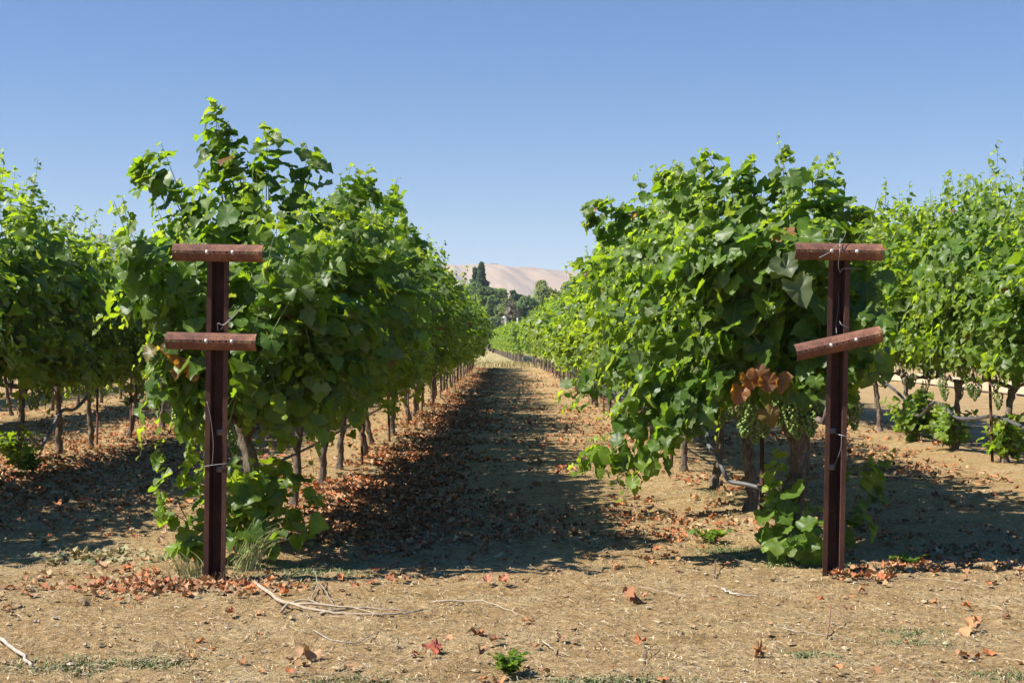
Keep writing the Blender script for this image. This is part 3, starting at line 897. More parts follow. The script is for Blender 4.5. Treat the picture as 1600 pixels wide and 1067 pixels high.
def cross_arm(L=0.52, holes=14):
    """pressed channel bulging toward the camera, a line of round holes along its nose"""
    b = MB()
    th = 0.004
    lip, yb, yf, zt, hs = 0.006, 0.0, -0.052, 0.050, 0.0085
    # slopes: list of profile points (y, z) going from the top lip to the nose, and mirrored
    up = [(yb + .003, zt), (yb - .006, zt), (-.016, .046), (-.034, .033), (yf + .006, .016), (yf, hs)]
    dn = [(y, -z) for y, z in up]
    for prof, fl in ((up, 1), (dn, -1)):
        n = len(prof)
        inner = [(y + th, z - fl * th * .6) for y, z in prof]
        for xa, xb in ((-L / 2, L / 2),):
            xs = np.linspace(xa, xb, 8)
            V = np.array([(x, y, z) for x in xs for y, z in prof] + [(x, y, z) for x in xs for y, z in inner])
            i = np.arange(8 * n).reshape(8, n); o = 8 * n
            q1 = np.stack([i[:-1, :-1], i[1:, :-1], i[1:, 1:], i[:-1, 1:]], -1).reshape(-1, 4)
            if fl < 0: q1 = q1[:, ::-1]
            q2 = q1[:, ::-1] + o
            ends = []
            for e in (0, 7):
                for k in range(n - 1):
                    ends.append((i[e, k], i[e, k + 1], i[e, k + 1] + o, i[e, k] + o))
            for e in range(7):
                ends.append((i[e, 0], i[e + 1, 0], i[e + 1, 0] + o, i[e, 0] + o))
            b.add(V, None, np.concatenate([q1, q2, np.array(ends)]))
    # the nose strip, pierced
    pitch = L / holes
    a8 = np.arange(8) * math.pi / 4
    for k in range(holes):
        cx = -L / 2 + pitch * (k + .5)
        rect = [(pitch / 2, 0), (pitch / 2, hs), (0, hs), (-pitch / 2, hs), (-pitch / 2, 0), (-pitch / 2, -hs), (0, -hs), (pitch / 2, -hs)]
        r = .0062
        V = []
        for yy in (yf, yf + th):
            V += [(cx + x, yy, z) for x, z in rect] + [(cx + r * math.cos(a), yy, r * math.sin(a)) for a in a8]
        Q = []
        for j in range(8):
            m = (j + 1) % 8
            Q += [(j, m, 8 + m, 8 + j), (16 + m, 16 + j, 24 + j, 24 + m), (8 + j, 8 + m, 24 + m, 24 + j)]
        b.add(V, None, Q)
    return b

def bolt_mesh():
    b = MB()
    a = np.linspace(0, 2 * np.pi, 12, endpoint=False)
    prof = [(.0001, -.011), (.006, -.010), (.0095, -.006), (.0105, 0), (.0135, .0), (.0135, .003), (.005, .003), (.005, .05)]
    V = np.array([(r * math.cos(t), y, r * math.sin(t)) for r, y in prof for t in a])
    i = np.arange(len(V)).reshape(len(prof), 12); j = np.roll(i, -1, 1)
    b.add(V, None, np.stack([i[:-1], i[1:], j[1:], j[:-1]], -1).reshape(-1, 4))
    return b.mesh('bolt', M['galv'])
BOLT = bolt_mesh()

def clip_mesh():
    b = MB()
    box(b, -.02, .02, -.004, 0, -.017, .017)
    box(b, -.006, .006, -.012, -.004, -.006, .006)
    return b.mesh('wire_clip', M['galv'])
CLIP = clip_mesh()

def wire_part(name, pts, parent, r=.0022, n=30, material='wire', col=(.5, .5, .48)):
    b = MB(); tube(b, spline(pts, n), r, 6, 0, col)
    return b.build(name, M[material], parent)

def end_post(x, y, h, label, arms, rz=0.0, lean=0.0):
    p = empty('trellis_post', (x, y, float(gz(x, y))), rz)
    p.rotation_euler = (0, lean, rz)
    tag(p, label, 'trellis post', 'rusty end posts of the trellis rows')
    post_upright(h).build('upright', M['rust'], p, smooth=False)
    for cx, cz, roll, bolts in arms:
        a = cross_arm().build('cross_arm', M['rust_arm'], p, smooth=False, loc=(cx, -.004, cz), rot=(0, roll, 0))
        if roll: a['label'] = 'rusty cross arm tilted up to the right'
        for bx in bolts:
            put('bolt', BOLT, a, loc=(bx, -.052, 0))
    return p

yl, yr = 8.23, 8.45
xl, xr = (335 - 793) / 2222 * yl, (1302 - 793) / 2222 * yr
def zpx(y, d): return HC - (y - 534) / 2222 * d
gl, gr = float(gz(xl, yl)), float(gz(xr, yr))
k = yl / 2222
pl = end_post(xl, yl, zpx(396, yl) - gl + .03, 'rusty steel end post left of the aisle carrying two level cross arms', [
    ((339 - 338) * k, zpx(396, yl) - gl, 0.005, (-.057, .09)), ((330 - 338) * k, zpx(534, yl) - gl, 0.008, (-.022, .124))], lean=0.012)
k2 = yr / 2222
pr = end_post(xr, yr, zpx(394, yr) - gr + .03, 'rusty steel end post right of the aisle with its lower cross arm askew', [
    ((1309 - 1312) * k2, zpx(394, yr) - gr, -0.003, (-.045, .103)), ((1312 - 1312) * k2, zpx(537, yr) - gr, -0.235, (-.052, .10))], lean=0.02)
for p, d, ys, g, xo in ((pl, yl, (677, 735), gl, .008), (pr, yr, (675, 732), gr, 0.0)):
    for y in ys:
        put('wire_clip', CLIP, p, loc=(xo, .084, zpx(y, d) - g))
def lw(p, x0, d, g, pts, depth=None):
    """post-frame points from photo pixels"""
    kk = d / 2222
    return [((x - x0(y)) * kk, dy, zpx(y, d) - g) for x, y, dy in pts]
xlf = lambda y: 335 + (912 - y) * 0.012
xrf = lambda y: 1302 + (902 - y) * 0.02
wire_part('tie_wire', lw(pl, xlf, yl, gl, [(324, 628, -.004), (330, 655, -.008), (334, 690, -.01), (333, 715, -.006), (331, 728, .004)]), pl)
wire_part('tie_wire', [(-.068, -.003, zpx(729, yl) - gl), (0, -.006, zpx(726, yl) - gl), (.068, -.003, zpx(724, yl) - gl), (.066, .03, zpx(725, yl) - gl), (.034, .06, zpx(726, yl) - gl), (-.034, .06, zpx(728, yl) - gl), (-.068, .02, zpx(729, yl) - gl), (-.068, -.003, zpx(729, yl) - gl)], pl, .002)
wire_part('wire_end', lw(pl, xlf, yl, gl, [(341, 518, .0), (341, 506, -.01), (350, 508, -.02), (362, 500, -.03), (384, 477, -.05)]), pl, .0022)
wire_part('wire_end', lw(pl, xlf, yl, gl, [(345, 516, .0), (352, 508, -.02), (366, 492, -.03), (375, 478, -.04)]), pl, .0018)
wire_part('wire_loop', lw(pr, xrf, yr, gr, [(1276, 405, -.07), (1292, 396, -.075), (1308, 382, -.06), (1318, 371, -.02), (1323, 364, .02)]), pr, .0022)
wire_part('wire_loop', lw(pr, xrf, yr, gr, [(1311, 376, -.03), (1308, 395, -.07), (1307, 415, -.05), (1311, 426, -.03), (1318, 420, -.02), (1348, 420, .0)]), pr, .0022)
wire_part('wire_loop', lw(pr, xrf, yr, gr, [(1306, 522, -.02), (1308, 505, .02), (1312, 480, .03), (1312, 455, .035)]), pr, .0015)
wire_part('wire_loop', lw(pr, xrf, yr, gr, [(1312, 500, .02), (1315, 508, -.01), (1325, 512, -.012)]), pr, .0018)
wire_part('tie_wire', lw(pr, xrf, yr, gr, [(1304, 678, .04), (1318, 681, -.005), (1330, 684, .0), (1350, 686, .03)]), pr, .003)
wire_part('tie_wire', lw(pr, xrf, yr, gr, [(1315, 682, .0), (1314, 700, .0), (1308, 722, .02), (1303, 733, .04)]), pr, .002)

# ------------------------------------------------------------------ trellis wires, hoses, stakes
def run(name, pts, r, n, material, col, label, cat, group=None, sides=6):
    b = MB(); tube(b, spline(pts, n), r, sides, 0, col)
    return tag(b.build(name, M[material]), label, cat, group)

for side, (p, x, y, g, ts) in {'left': (pl, xl, yl, gl, (396, 534)), 'right': (pr, xr, yr, gr, (394, 537))}.items():
    rx = ROWS['L1' if side == 'left' else 'R1']
    for nm, ty, off in (('upper', ts[0], .16), ('lower', ts[1], .16)):
        z = zpx(ty, y)
        run('trellis_wire', [(x + off, y + .02, z + .03), (rx + off, 12, z + .0), (rx + off, 30, z - .02), (rx + off, 60, z), (rx + off, 75, z)], .0022, 40, 'wire', (.5, .5, .48),
            f'thin steel wire leaving the {nm} arm of the {side} end post into the leaves', 'wire', 'trellis wires', 5)

HOSE = (.085, .083, .085); HOSE_G = (.11, .11, .115)
run('drip_hose', np.concatenate([[px(1284, 742, 9.15), px(1262, 748, 9.3)], [px(1235, 757, 9.9), px(1200, 764, 10.7), px(1165, 757, 10.9), px(1140, 752, 11.0), px(1130, 735, 11.0), px(1120, 712, 11.1), px(1105, 690, 11.3)],
     [(1.85, 13.2, .72), (1.9, 15.1, .55), (1.9, 17, .5), (1.95, 20, .45)], [(1.93, 24 + 6 * q, .45 + .05 * (q % 2)) for q in range(9)]]), .017, 220, 'plastic', HOSE_G,
    'grey hose sagging along the foot of the right aisle row, tied to the end post', 'irrigation hose', 'irrigation hoses', 8)
run('drip_hose', [(5.6, 9, .5), (5.5, 12, .5), (5.5, 14.2, .42), (5.5, 15.9, .55), (5.52, 16.8, .49), (5.5, 17.4, .47), (5.5, 17.9, .58), (5.5, 18.4, .60), (5.5, 18.9, .42), (5.5, 19.4, .44), (5.5, 19.8, .62), (5.5, 20.6, .78), (5.5, 21.3, .86), (5.52, 22.2, .8), (5.5, 23.1, .82)] + [(5.5, 25 + 5 * q, .7 - .1 * (q % 2)) for q in range(10)], .021, 240, 'plastic', HOSE,
    'dark hose hanging in waves along the outer right row of vines', 'irrigation hose', 'irrigation hoses', 8)
run('drip_hose', [(-5.3, 9, .5), (-5.3, 12, .5), (-5.3, 14, .47), (-5.3, 15.4, .52), (-5.3, 15.9, .30), (-5.3, 16.2, .22), (-5.3, 16.6, .42), (-5.3, 16.95, .58), (-5.3, 17.4, .57), (-5.3, 17.8, .66), (-5.3, 18.35, .83), (-5.3, 19.2, .88), (-5.3, 20.1, 1.05)] + [(-5.3, 22 + 5 * q, .8 - .1 * (q % 2)) for q in range(10)], .021, 240, 'plastic', HOSE_G,
    'grey hose looping from trunk to trunk in the second left row', 'irrigation hose', 'irrigation hoses', 8)
run('drip_hose', [(-1.72, 10.2, .5), (-1.68, 13, .5), (-1.7, 16, .5)] + [(-1.7, 20 + 5 * q, .5 - .06 * (q % 2)) for q in range(11)], .012, 160, 'plastic', HOSE,
    'dark hose along the trunks of the left aisle row', 'irrigation hose', 'irrigation hoses', 8)

def stake_mesh(h=1.25):
    b = MB()
    prof = [(-.016, 0), (.016, 0), (.016, .004), (.003, .004), (.003, .022), (-.003, .022), (-.003, .004), (-.016, .004)]
    n = len(prof)
    V = np.array([(x, y, z) for z in (-.2, h) for x, y in prof])
    Q = [(i, (i + 1) % n, (i + 1) % n + n, i + n) for i in range(n)] + [(n, n + 1, n + 2, n + 7), (n + 3, n + 4, n + 5, n + 6)]
    b.add(V, None, Q)
    return b.mesh('vine_stake', M['rust'])
STK = stake_mesh()
def stake(x, y, label, group):
    o = put('vine_stake', STK, None, (x, y, float(gz(x, y))), (0, random.uniform(-.03, .03), random.uniform(-.3, .3)))
    tag(o, label, 'stake', group)
stake(px(1190, 795, 11.1)[0], 11.1, 'rusty stake under the first right vine, the hose sagging past its foot', 'stakes in the right aisle row')
stake(px(204, 698, 20.0)[0], 20.0, 'rusty stake against the dark trunk in the second left row', 'stakes in the left rows')
stake(px(152, 690, 18.5)[0], 18.5, 'rusty stake beside the leaning trunk in the second left row', 'stakes in the left rows')
stake(ROWS['R2'] - .12, 16.0, 'slender stake beside the thick trunk at the right picture edge', 'stakes in the outer right row')
for row, lab in (('L1', 'thin rusty stake beside a trunk far down the left aisle row'), ('R1', 'thin rusty stake beside a trunk far down the right aisle row')):
    for q in range(14):
        y = 15.6 + q * 3.66
        stake(ROWS[row] + (.12 if row == 'L1' else -.13), y, lab, f'stakes in the {"left" if row == "L1" else "right"} aisle row')

# ------------------------------------------------------------------ low fence right of the vineyard
f = empty('plank_fence', (13.2, 20, 0))
tag(f, 'low fence of pale planks on short posts behind the outer right row', 'fence')
r = np.random.default_rng(77)
fy = [(-9.0 + 8.6 * q) for q in range(10)]
for q, y in enumerate(fy):
    xx = (y - 15) * .03
    b = MB(); box(b, xx - .09, xx + .09, y - .09, y + .09, -.2, .46, 0, np.array([.40, .33, .24]) * r.uniform(.85, 1.1)); b.build('post', M['board'], f, smooth=False)
    if q < len(fy) - 1:
        y2 = fy[q + 1]; x2 = (y2 - 15) * .03
        b = MB()
        V = [(xx - .14, y + .02, .06), (x2 - .14, y2 - .02, .06), (x2 - .14, y2 - .02, .34), (xx - .14, y + .02, .34), (xx - .095, y + .02, .06), (x2 - .095, y2 - .02, .06), (x2 - .095, y2 - .02, .34), (xx - .095, y + .02, .34)]
        b.add(V, None, [(0, 3, 2, 1), (4, 5, 6, 7), (3, 7, 6, 2), (0, 1, 5, 4), (0, 4, 7, 3), (1, 2, 6, 5)], 0, np.array([.56, .45, .30]) * r.uniform(.9, 1.1))
        b.build('plank', M['board'], f, smooth=False)

# ------------------------------------------------------------------ leaf litter, straw, stones, green cover
def litter(name, X, Y, S, seed, cols, label_kind='stuff', kind='mid', lift=0.012):
    r = np.random.default_rng(seed)
    n = len(X)
    P = np.stack([X, Y, gz(X, Y) + lift + r.random(n) * 0.012], -1)
    nn = np.tile([0, 0, 1.], (n, 1)) + r.normal(0, .17, (n, 3))
    nn[r.random(n) < .35] *= -1
    tt = r.normal(0, 1, (n, 3)); tt[:, 2] *= .25
    b = MB()
    a = r.random((n, 1))
    c = cols[r.integers(0, len(cols), n)] * r.uniform(.65, 1.3, (n, 1))
    leaves(b, P, nn, tt, S, kind if kind != 'mixed' else 'near', r, c, fold=.1, curl=-.1, wave=.12, roll=1.5)
    o = b.build(name, M['litter'])
    return o

r = np.random.default_rng(900)
LC = np.array([(.42, .27, .15), (.42, .14, .05), (.43, .17, .065), (.33, .105, .04), (.44, .22, .10), (.36, .20, .10), (.27, .13, .065)])
def scatter(n, fx, fy, clump=0.0):
    X, Y = fx(n), fy(n)
    if clump:
        k = vnoise(X / .35, Y / .35, 12) + vnoise(X / 1.1, Y / 1.3, 13)
        m = k > r.normal(clump, .18, n)
        X, Y = X[m], Y[m]
    return X, Y
depth = lambda a, b: (lambda n: a * (b / a) ** r.random(n))
XS, YS = [], []
for n, fx, fy, cl in (
    (17000, lambda n: r.normal(-1.1, .40, n), depth(10.5, 74), -.04),
    (3000, lambda n: r.normal(-1.2, .5, n), depth(9.3, 16), .08),
    (3600, lambda n: r.normal(1.7, .6, n), depth(9.8, 70), .08),
    (5000, lambda n: r.normal(.1, .8, n), depth(10, 60), .2),
    (900, lambda n: r.uniform(-1.3, 1.4, n), depth(8.2, 13), .12),
    (9000, lambda n: r.normal(-4.7, 1.1, n), depth(10, 45), .0),
    (5000, lambda n: r.normal(-7.8, 1.3, n), depth(14, 50), -.08),
    (6000, lambda n: r.normal(4.4, 1.0, n), depth(10, 40), .06),
    (1600, lambda n: r.uniform(2.0, 5.0, n), depth(8.4, 11), .15),
    (700, lambda n: r.uniform(2.1, 3.6, n), lambda n: r.normal(8.6, .14, n), .3),
    (420, lambda n: r.normal(-1.95, .42, n), lambda n: r.normal(8.1, .16, n), .2),
    (240, lambda n: r.normal(-2.5, .5, n), lambda n: r.normal(8.5, .35, n), .2),
    (60, lambda n: r.normal(2.1, .14, n), lambda n: r.normal(8.42, .07, n), -.1),
    (650, lambda n: r.uniform(-3.6, 3.6, n), lambda n: r.uniform(5.6, 8.8, n), .36),
):
    x, y = scatter(n, fx, fy, cl); XS.append(x); YS.append(y)
X, Y = np.concatenate(XS), np.concatenate(YS)
m = Y < 12
tag(litter('leaf_litter', X[m], Y[m], r.uniform(.022, .058, m.sum()), 901, LC, kind='near'), kind='stuff')
tag(litter('leaf_litter', X[~m], Y[~m], r.uniform(.04, .08, (~m).sum()), 903, LC), kind='stuff')
# pale green-grey withered leaves left of the left post
X = r.normal(-2.6, .3, 75); Y = r.normal(9.25, .16, 75)
tag(litter('withered_leaf_litter', X, Y, r.uniform(.035, .075, 75), 902, np.array([(.28, .26, .12), (.33, .28, .14)])), kind='stuff')

def straw(name, n, seed, fx, fy, length, width, cols, flat=True, up=0.0, kind='stuff'):
    r2 = np.random.default_rng(seed)
    X, Y = fx(r2, n), fy(r2, n)
    a = r2.uniform(0, 2 * np.pi, n)
    L = r2.uniform(*length, n); W = r2.uniform(*width, n)
    d = np.stack([np.cos(a), np.sin(a), np.zeros(n)], -1)
    s = np.stack([-np.sin(a), np.cos(a), np.zeros(n)], -1)
    P = np.stack([X, Y, gz(X, Y) + (.014 if flat else -.005)], -1)
    u = r2.uniform(.3, 1, n)
    if flat:
        mid = P + d * (L * .5)[:, None] + np.stack([r2.normal(0, .004, n), r2.normal(0, .004, n), r2.uniform(.0, .012, n)], -1)
        end = P + d * L[:, None]; end[:, 2] = gz(end[:, 0], end[:, 1]) + .012
    else:
        mid = P + d * (L * .18)[:, None]; mid[:, 2] += L * .6 * u
        end = P + d * (L * (.35 + up * r2.random(n)))[:, None]; end[:, 2] += L * (.9 * u)
    w_ = s * W[:, None]
    wu = np.zeros((n, 3)); wu[:, 2] = W * .7
    V = np.stack([P - w_, P + w_, mid - w_ * .8 + wu, mid + w_ * .8, end], 1)
    T = np.array([(0, 1, 3), (0, 3, 2), (2, 3, 4)])
    T = (T[None] + (np.arange(n) * 5)[:, None, None]).reshape(-1, 3)
    c = cols[r2.integers(0, len(cols), n)] * r2.uniform(.7, 1.25, (n, 1))
    b = MB(); b.add(V.reshape(-1, 3), T, None, 0, np.repeat(c, 5, axis=0))
    o = b.build(name, M['straw'])
    if kind: tag(o, kind=kind)
    return o

def near_y(r2, n): return 5.5 * (16 / 5.5) ** (r2.random(n) ** 1.3)
straw('dry_grass_debris', 42000, 21, lambda q, n: q.uniform(-4.3, 4.3, n), near_y, (.012, .075), (.0009, .0024), np.array([(.42, .325, .19), (.33, .25, .145), (.22, .16, .095), (.47, .38, .24), (.14, .10, .06)]))
# standing dry yellow grass on the strip past the aisle
straw('dry_grass', 9000, 22, lambda q, n: q.uniform(-9, 9, n), lambda q, n: q.uniform(75, 90, n), (.15, .42), (.006, .014), np.array([(.46, .36, .17), (.38, .30, .13), (.26, .24, .09)]), flat=False, up=.5)

def patches(name, spots, seed, cols, n_per, length, width):
    r2 = np.random.default_rng(seed)
    X, Y = [], []
    for x, y, sx, sy, k in spots:
        m = int(n_per * k)
        X.append(r2.normal(x, sx, m)); Y.append(r2.normal(y, sy, m))
    X, Y = np.concatenate(X), np.concatenate(Y)
    return straw(name, len(X), seed, lambda q, n: X, lambda q, n: Y, length, width, cols, flat=False, up=.9)
G = lambda x, y: ((x - 793) / (y - 534) * HC, 2222 * HC / (y - 534))
sp = []
for x, y, sx, sy, k in ((150, 1035, .20, .09, 1.1), (215, 1025, .12, .06, .5), (480, 893, .16, .14, 1.8), (520, 890, .2, .12, 1.4), (430, 905, .12, .1, 1.0), (300, 905, .14, .1, .8), (530, 800, .25, .35, 1.2), (1150, 865, .14, .12, 1.4), (1190, 872, .16, .08, 1.2), (1240, 885, .16, .06, .9), (1135, 780, .2, .3, 1.0),
                       (1430, 990, .10, .05, .6), (1420, 1005, .1, .04, .5), (1265, 1022, .06, .04, .5), (960, 1062, .16, .04, .9), (560, 1060, .14, .04, .5), (1370, 892, .2, .06, .7), (910, 690, .3, .5, 1.2), (900, 640, .4, 1.2, 1.0), (655, 640, .25, 1.5, 1.2), (690, 605, .25, 3, 1.4), (1560, 1055, .12, .05, .4)):
    gx_, gy_ = G(x, y)
    sp.append((gx_, gy_, sx, sy, k))
patches('ground_cover', sp, 31, np.array([(.15, .18, .06), (.19, .21, .08), (.12, .16, .05), (.26, .24, .12)]), 1500, (.008, .032), (.0016, .0038))

# stones and clods
def stones(name, n, seed, fx, fy, size, cols):
    r2 = np.random.default_rng(seed)
    V0 = sphere_dirs(14)
    octV = np.array([(1, 0, 0), (-1, 0, 0), (0, 1, 0), (0, -1, 0), (0, 0, 1), (0, 0, -1), (.7, .7, .3), (-.7, .7, .2), (-.7, -.7, .3), (.7, -.7, .2)], float)
    T0 = np.array([(4, 0, 6), (4, 6, 2), (4, 2, 7), (4, 7, 1), (4, 1, 8), (4, 8, 3), (4, 3, 9), (4, 9, 0), (5, 6, 0), (5, 2, 6), (5, 7, 2), (5, 1, 7), (5, 8, 1), (5, 3, 8), (5, 9, 3), (5, 0, 9)])
    X, Y = fx(r2, n), fy(r2, n)
    S = size[0] * (size[1] / size[0]) ** (r2.random(n) ** 2.2)
    V = octV[None] * (1 + r2.normal(0, .2, (n, 10, 1))) * S[:, None, None] * r2.uniform(.6, 1.2, (n, 1, 3)) * np.array([1, 1, .65])
    a = r2.uniform(0, 6.28, n); c, s = np.cos(a)[:, None], np.sin(a)[:, None]
    V = np.stack([V[..., 0] * c - V[..., 1] * s, V[..., 0] * s + V[..., 1] * c, V[..., 2]], -1)
    V += np.stack([X, Y, gz(X, Y) + S * .25], -1)[:, None]
    T = (T0[None] + (np.arange(n) * 10)[:, None, None]).reshape(-1, 3)
    col = cols[r2.integers(0, len(cols), n)] * r2.uniform(.75, 1.25, (n, 1))
    b = MB(); b.add(V.reshape(-1, 3), T, None, 0, np.repeat(col, 10, axis=0))
    tag(b.build(name, M['stone'], smooth=False), kind='stuff')
stones('gravel', 10000, 41, lambda q, n: q.uniform(-4.5, 4.5, n), near_y, (.004, .020), np.array([(.30, .205, .105), (.35, .25, .135), (.25, .17, .09), (.38, .30, .20)]))

# ------------------------------------------------------------------ fallen twigs and the big dead branch
def gpt(x, y, lift=.012):
    a, b = G(x, y)
    return (a, b, float(gz(a, b)) + lift)
def twig(pts, r0, r1, col, label, forks=()):
    b = MB()
    n = 14
    q = np.random.default_rng(int(pts[0][0] * 7 + pts[0][1]))
    P = spline([gpt(*p) for p in pts], n) + q.normal(0, .003, (n, 3))
    tube(b, P, np.linspace(r0, r1, n) * .68, 7, 0, np.array(col) * .8, rough=.07, rng=q)
    for f_ in forks:
        m = 8
        P = spline([gpt(*p) for p in f_], m) + q.normal(0, .003, (m, 3))
        tube(b, P, np.linspace(r0 * .5, r1 * .5, m), 6, 0, np.array(col) * .75, rough=.07, rng=q)
    tag(b.build('fallen_twig', M['wood']), label, 'twig', 'dry twigs on the ground')
PALE, GREY, DK = (.46, .36, .25), (.38, .32, .25), (.16, .11, .075)
twig([(398, 914), (430, 940, .03), (462, 952, .03), (520, 962), (600, 964), (660, 958)], .016, .006, PALE, 'longest dead branch on the soil, forked, lying in front of the left post', [[(440, 958), (452, 948, .03), (478, 944, .03), (520, 952)], [(500, 962), (560, 955, .02), (640, 961)], [(462, 950, .03), (540, 956, .03), (600, 966)]])
twig([(-25, 985), (10, 1010, .03), (40, 1030, .02), (52, 1038)], .014, .009, (.48, .42, .33), 'pale dead branch at the bottom left corner of the ground')
twig([(672, 944), (720, 945, .02), (762, 948, .02), (810, 962)], .009, .004, PALE, 'pale twig lying crosswise in front of the shadow at the aisle mouth')
twig([(485, 940), (500, 925, .05), (520, 945)], .006, .004, GREY, 'small forked twig behind the longest dead branch', [[(500, 930, .04), (490, 910, .08)]])
twig([(490, 985), (520, 1000), (560, 1002), (595, 985)], .006, .003, GREY, 'thin curved twig below the longest dead branch')
twig([(845, 1005), (865, 1018, .015), (890, 1028)], .006, .003, PALE, 'short pale twig to the right of the small green weed')
twig([(1130, 925), (1148, 934, .02), (1185, 936)], .010, .004, (.5, .45, .38), 'bleached stub of cane near the right post, left of its foot')
twig([(1115, 905), (1122, 885, .05), (1150, 886, .04), (1175, 893)], .007, .004, DK, 'dark bent twig arching on the soil left of the right post')
twig([(1195, 975), (1225, 985), (1260, 990), (1310, 998)], .005, .003, PALE, 'thin straw coloured twig in the right foreground')
twig([(1292, 998), (1296, 985, .04), (1299, 975, .10)], .006, .004, (.3, .14, .08), 'short reddish twig standing up from the soil in the right foreground')
twig([(1000, 922), (1040, 930), (1075, 938)], .005, .003, PALE, 'slender twig on sunny soil just right of the aisle shadow')
twig([(1330, 915), (1420, 908), (1520, 920), (1610, 928)], .006, .003, PALE, 'long thin cane on the ground right of the right post')
twig([(700, 775), (708, 745, .02), (712, 720, .02)], .007, .004, GREY, 'grey cane curving along the shaded aisle floor', [[(705, 760), (720, 778), (745, 775)]])
twig([(560, 868), (600, 880), (680, 890)], .006, .004, GREY, 'grey twig lying in the deep shade beside the left vine')
twig([(1005, 1040), (1012, 1025, .03), (1024, 1016, .03)], .004, .003, DK, 'small dark hooked twig near the bottom edge right of centre')

# crumpled reddish leaf clump that reads on its own, and single dry leaves
def dry_leaf(x, y, size, col, label, n=1):
    q = np.random.default_rng(int(x * 3 + y))
    a, d = G(x, y)
    b = MB()
    for k in range(n):
        p = np.array([[a + q.normal(0, .03) * (n > 1), d + q.normal(0, .03) * (n > 1), float(gz(a, d)) + .02 + .015 * k]])
        leaves(b, p, np.array([[q.normal(0, .4), -.45, 1.]]), np.array([[q.normal(), q.normal(), .1]]), np.array([size]), 'near', q, np.array([col]) * q.uniform(.85, 1.15), fold=.15, curl=-.1, wave=.15, roll=1.5)
    tag(b.build('dry_leaf', M['litter']), label, 'dry leaf', 'fallen dry leaves')
dry_leaf(676, 1022, .05, (.27, .07, .04), 'crumpled brick-red dry leaf left of the small green weed', 3)
dry_leaf(1200, 1026, .062, (.40, .22, .09), 'curled golden brown dry leaf in the right foreground', 2)
dry_leaf(165, 890, .062, (.52, .38, .22), 'pale tan dry leaf on bare soil left of the left post')
dry_leaf(488, 1030, .062, (.38, .22, .11), 'flat tan dry leaf below the longest dead branch', 2)
dry_leaf(985, 945, .062, (.34, .14, .06), 'rusty dry leaf pair just in front of the aisle shadow', 3)
dry_leaf(1520, 992, .062, (.38, .2, .09), 'brown dry leaves heaped at the right, near thin grass', 3)
dry_leaf(780, 918, .062, (.40, .16, .085), 'rusty dry leaf on the front edge of the aisle shadow', 3)

# ------------------------------------------------------------------ small plants
def weed(x, y, label, n=26, h=.09, spread=.07, size=.028, cols=None, seed=5):
    q = np.random.default_rng(seed)
    a, d = G(x, y)
    root = empty('weed', (a, d, float(gz(a, d))))
    tag(root, label, 'weed')
    b, s_ = MB(), MB()
    P, Nn, Tt, S = [], [], [], []
    for k in range(n):
        an = q.uniform(0, 6.28); rr = q.uniform(.2, 1) * spread
        e = np.array([math.cos(an) * rr, math.sin(an) * rr, h * q.uniform(.4, 1)])
        path = bez((0, 0, -.01), (e[0] * .3, e[1] * .3, e[2] * .8), e, 7)
        tube(s_, path, .0014, 4, 0, STEM_G * .8, cap=False)
        for j in range(2, 7):
            P.append(path[j]); o = nrm(np.array([math.cos(an + q.normal(0, 1)), math.sin(an + q.normal(0, 1)), .5]))
            Tt.append(o); Nn.append(np.array([-o[0] * .5, -o[1] * .5, 1.]) + q.normal(0, .3, 3)); S.append(size * q.uniform(.7, 1.3))
    n_ = len(P)
    c = np.tile(np.array([.10, .17, .03]), (n_, 1)) * q.uniform(.7, 1.3, (n_, 1))
    leaves(b, np.array(P), np.array(Nn), np.array(Tt), np.array(S), 'mid', q, c)
    b.build('leaf_rosette', M['leaf_far'], root); s_.build('stem', M['stem'], root)
weed(796, 1050, 'small bushy green weed alone on the bare soil at the bottom centre', 30, .10, .08, .028, seed=5)
weed(1420, 900 - 15, 'low green weed in the shade right of the right post', 10, .07, .12, .03, seed=6)
weed(40, 748, 'green weed at the foot of the far left vine', 16, .3, .25, .07, seed=7)
weed(205, 640, 'little green plant on the soil between the second and third left rows', 14, .35, .25, .08, seed=8)
weed(1110, 850, 'low green weed among dry leaves, left of the right post', 18, .09, .16, .035, seed=9)

def tuft(x, y, label, n, h, spread, lean, seed, cols):
    q = np.random.default_rng(seed)
    a, d = G(x, y)
    b = MB()
    for k in range(n):
        ox, oy = q.normal(0, spread, 2)
        L = h * q.uniform(.35, 1)
        dx, dy = lean[0] + q.normal(0, .35), lean[1] + q.normal(0, .3)
        path = bez((ox, oy, -.01), (ox + dx * L * .25, oy + dy * L * .25, L * .7), (ox + dx * L, oy + dy * L, L * q.uniform(.55, .95)), 7)
        wv = np.array([q.normal(), q.normal(), 0]); wv /= np.linalg.norm(wv)
        wd = (q.uniform(.0018, .0036) * np.linspace(1, .15, 7))[:, None] * wv
        V = np.concatenate([path - wd, path + wd])
        Q = [(i, i + 1, i + 8, i + 7) for i in range(6)]
        b.add(V, None, Q, 0, np.array(cols[q.integers(len(cols))]) * q.uniform(.8, 1.2))
    o = b.build('grass_tuft', M['straw'], loc=(a, d, float(gz(a, d))))
    tag(o, label, 'grass tuft', 'grass tufts at the left post')
GC = [(.28, .29, .11), (.34, .33, .15), (.20, .25, .08), (.42, .38, .2)]
tuft(385, 893, 'tall tuft of pale grass leaning right from the foot of the left post', 110, .42, .045, (.55, .0), 3, GC)
tuft(300, 900, 'short yellowish grass tuft spreading left of the foot of the left post', 150, .17, .06, (-.4, -.1), 4, [(.36, .33, .14), (.42, .36, .17), (.28, .27, .1)])
tuft(345, 918, 'few thin grass blades in front of the left post', 9, .15, .03, (.2, -.2), 5, GC)

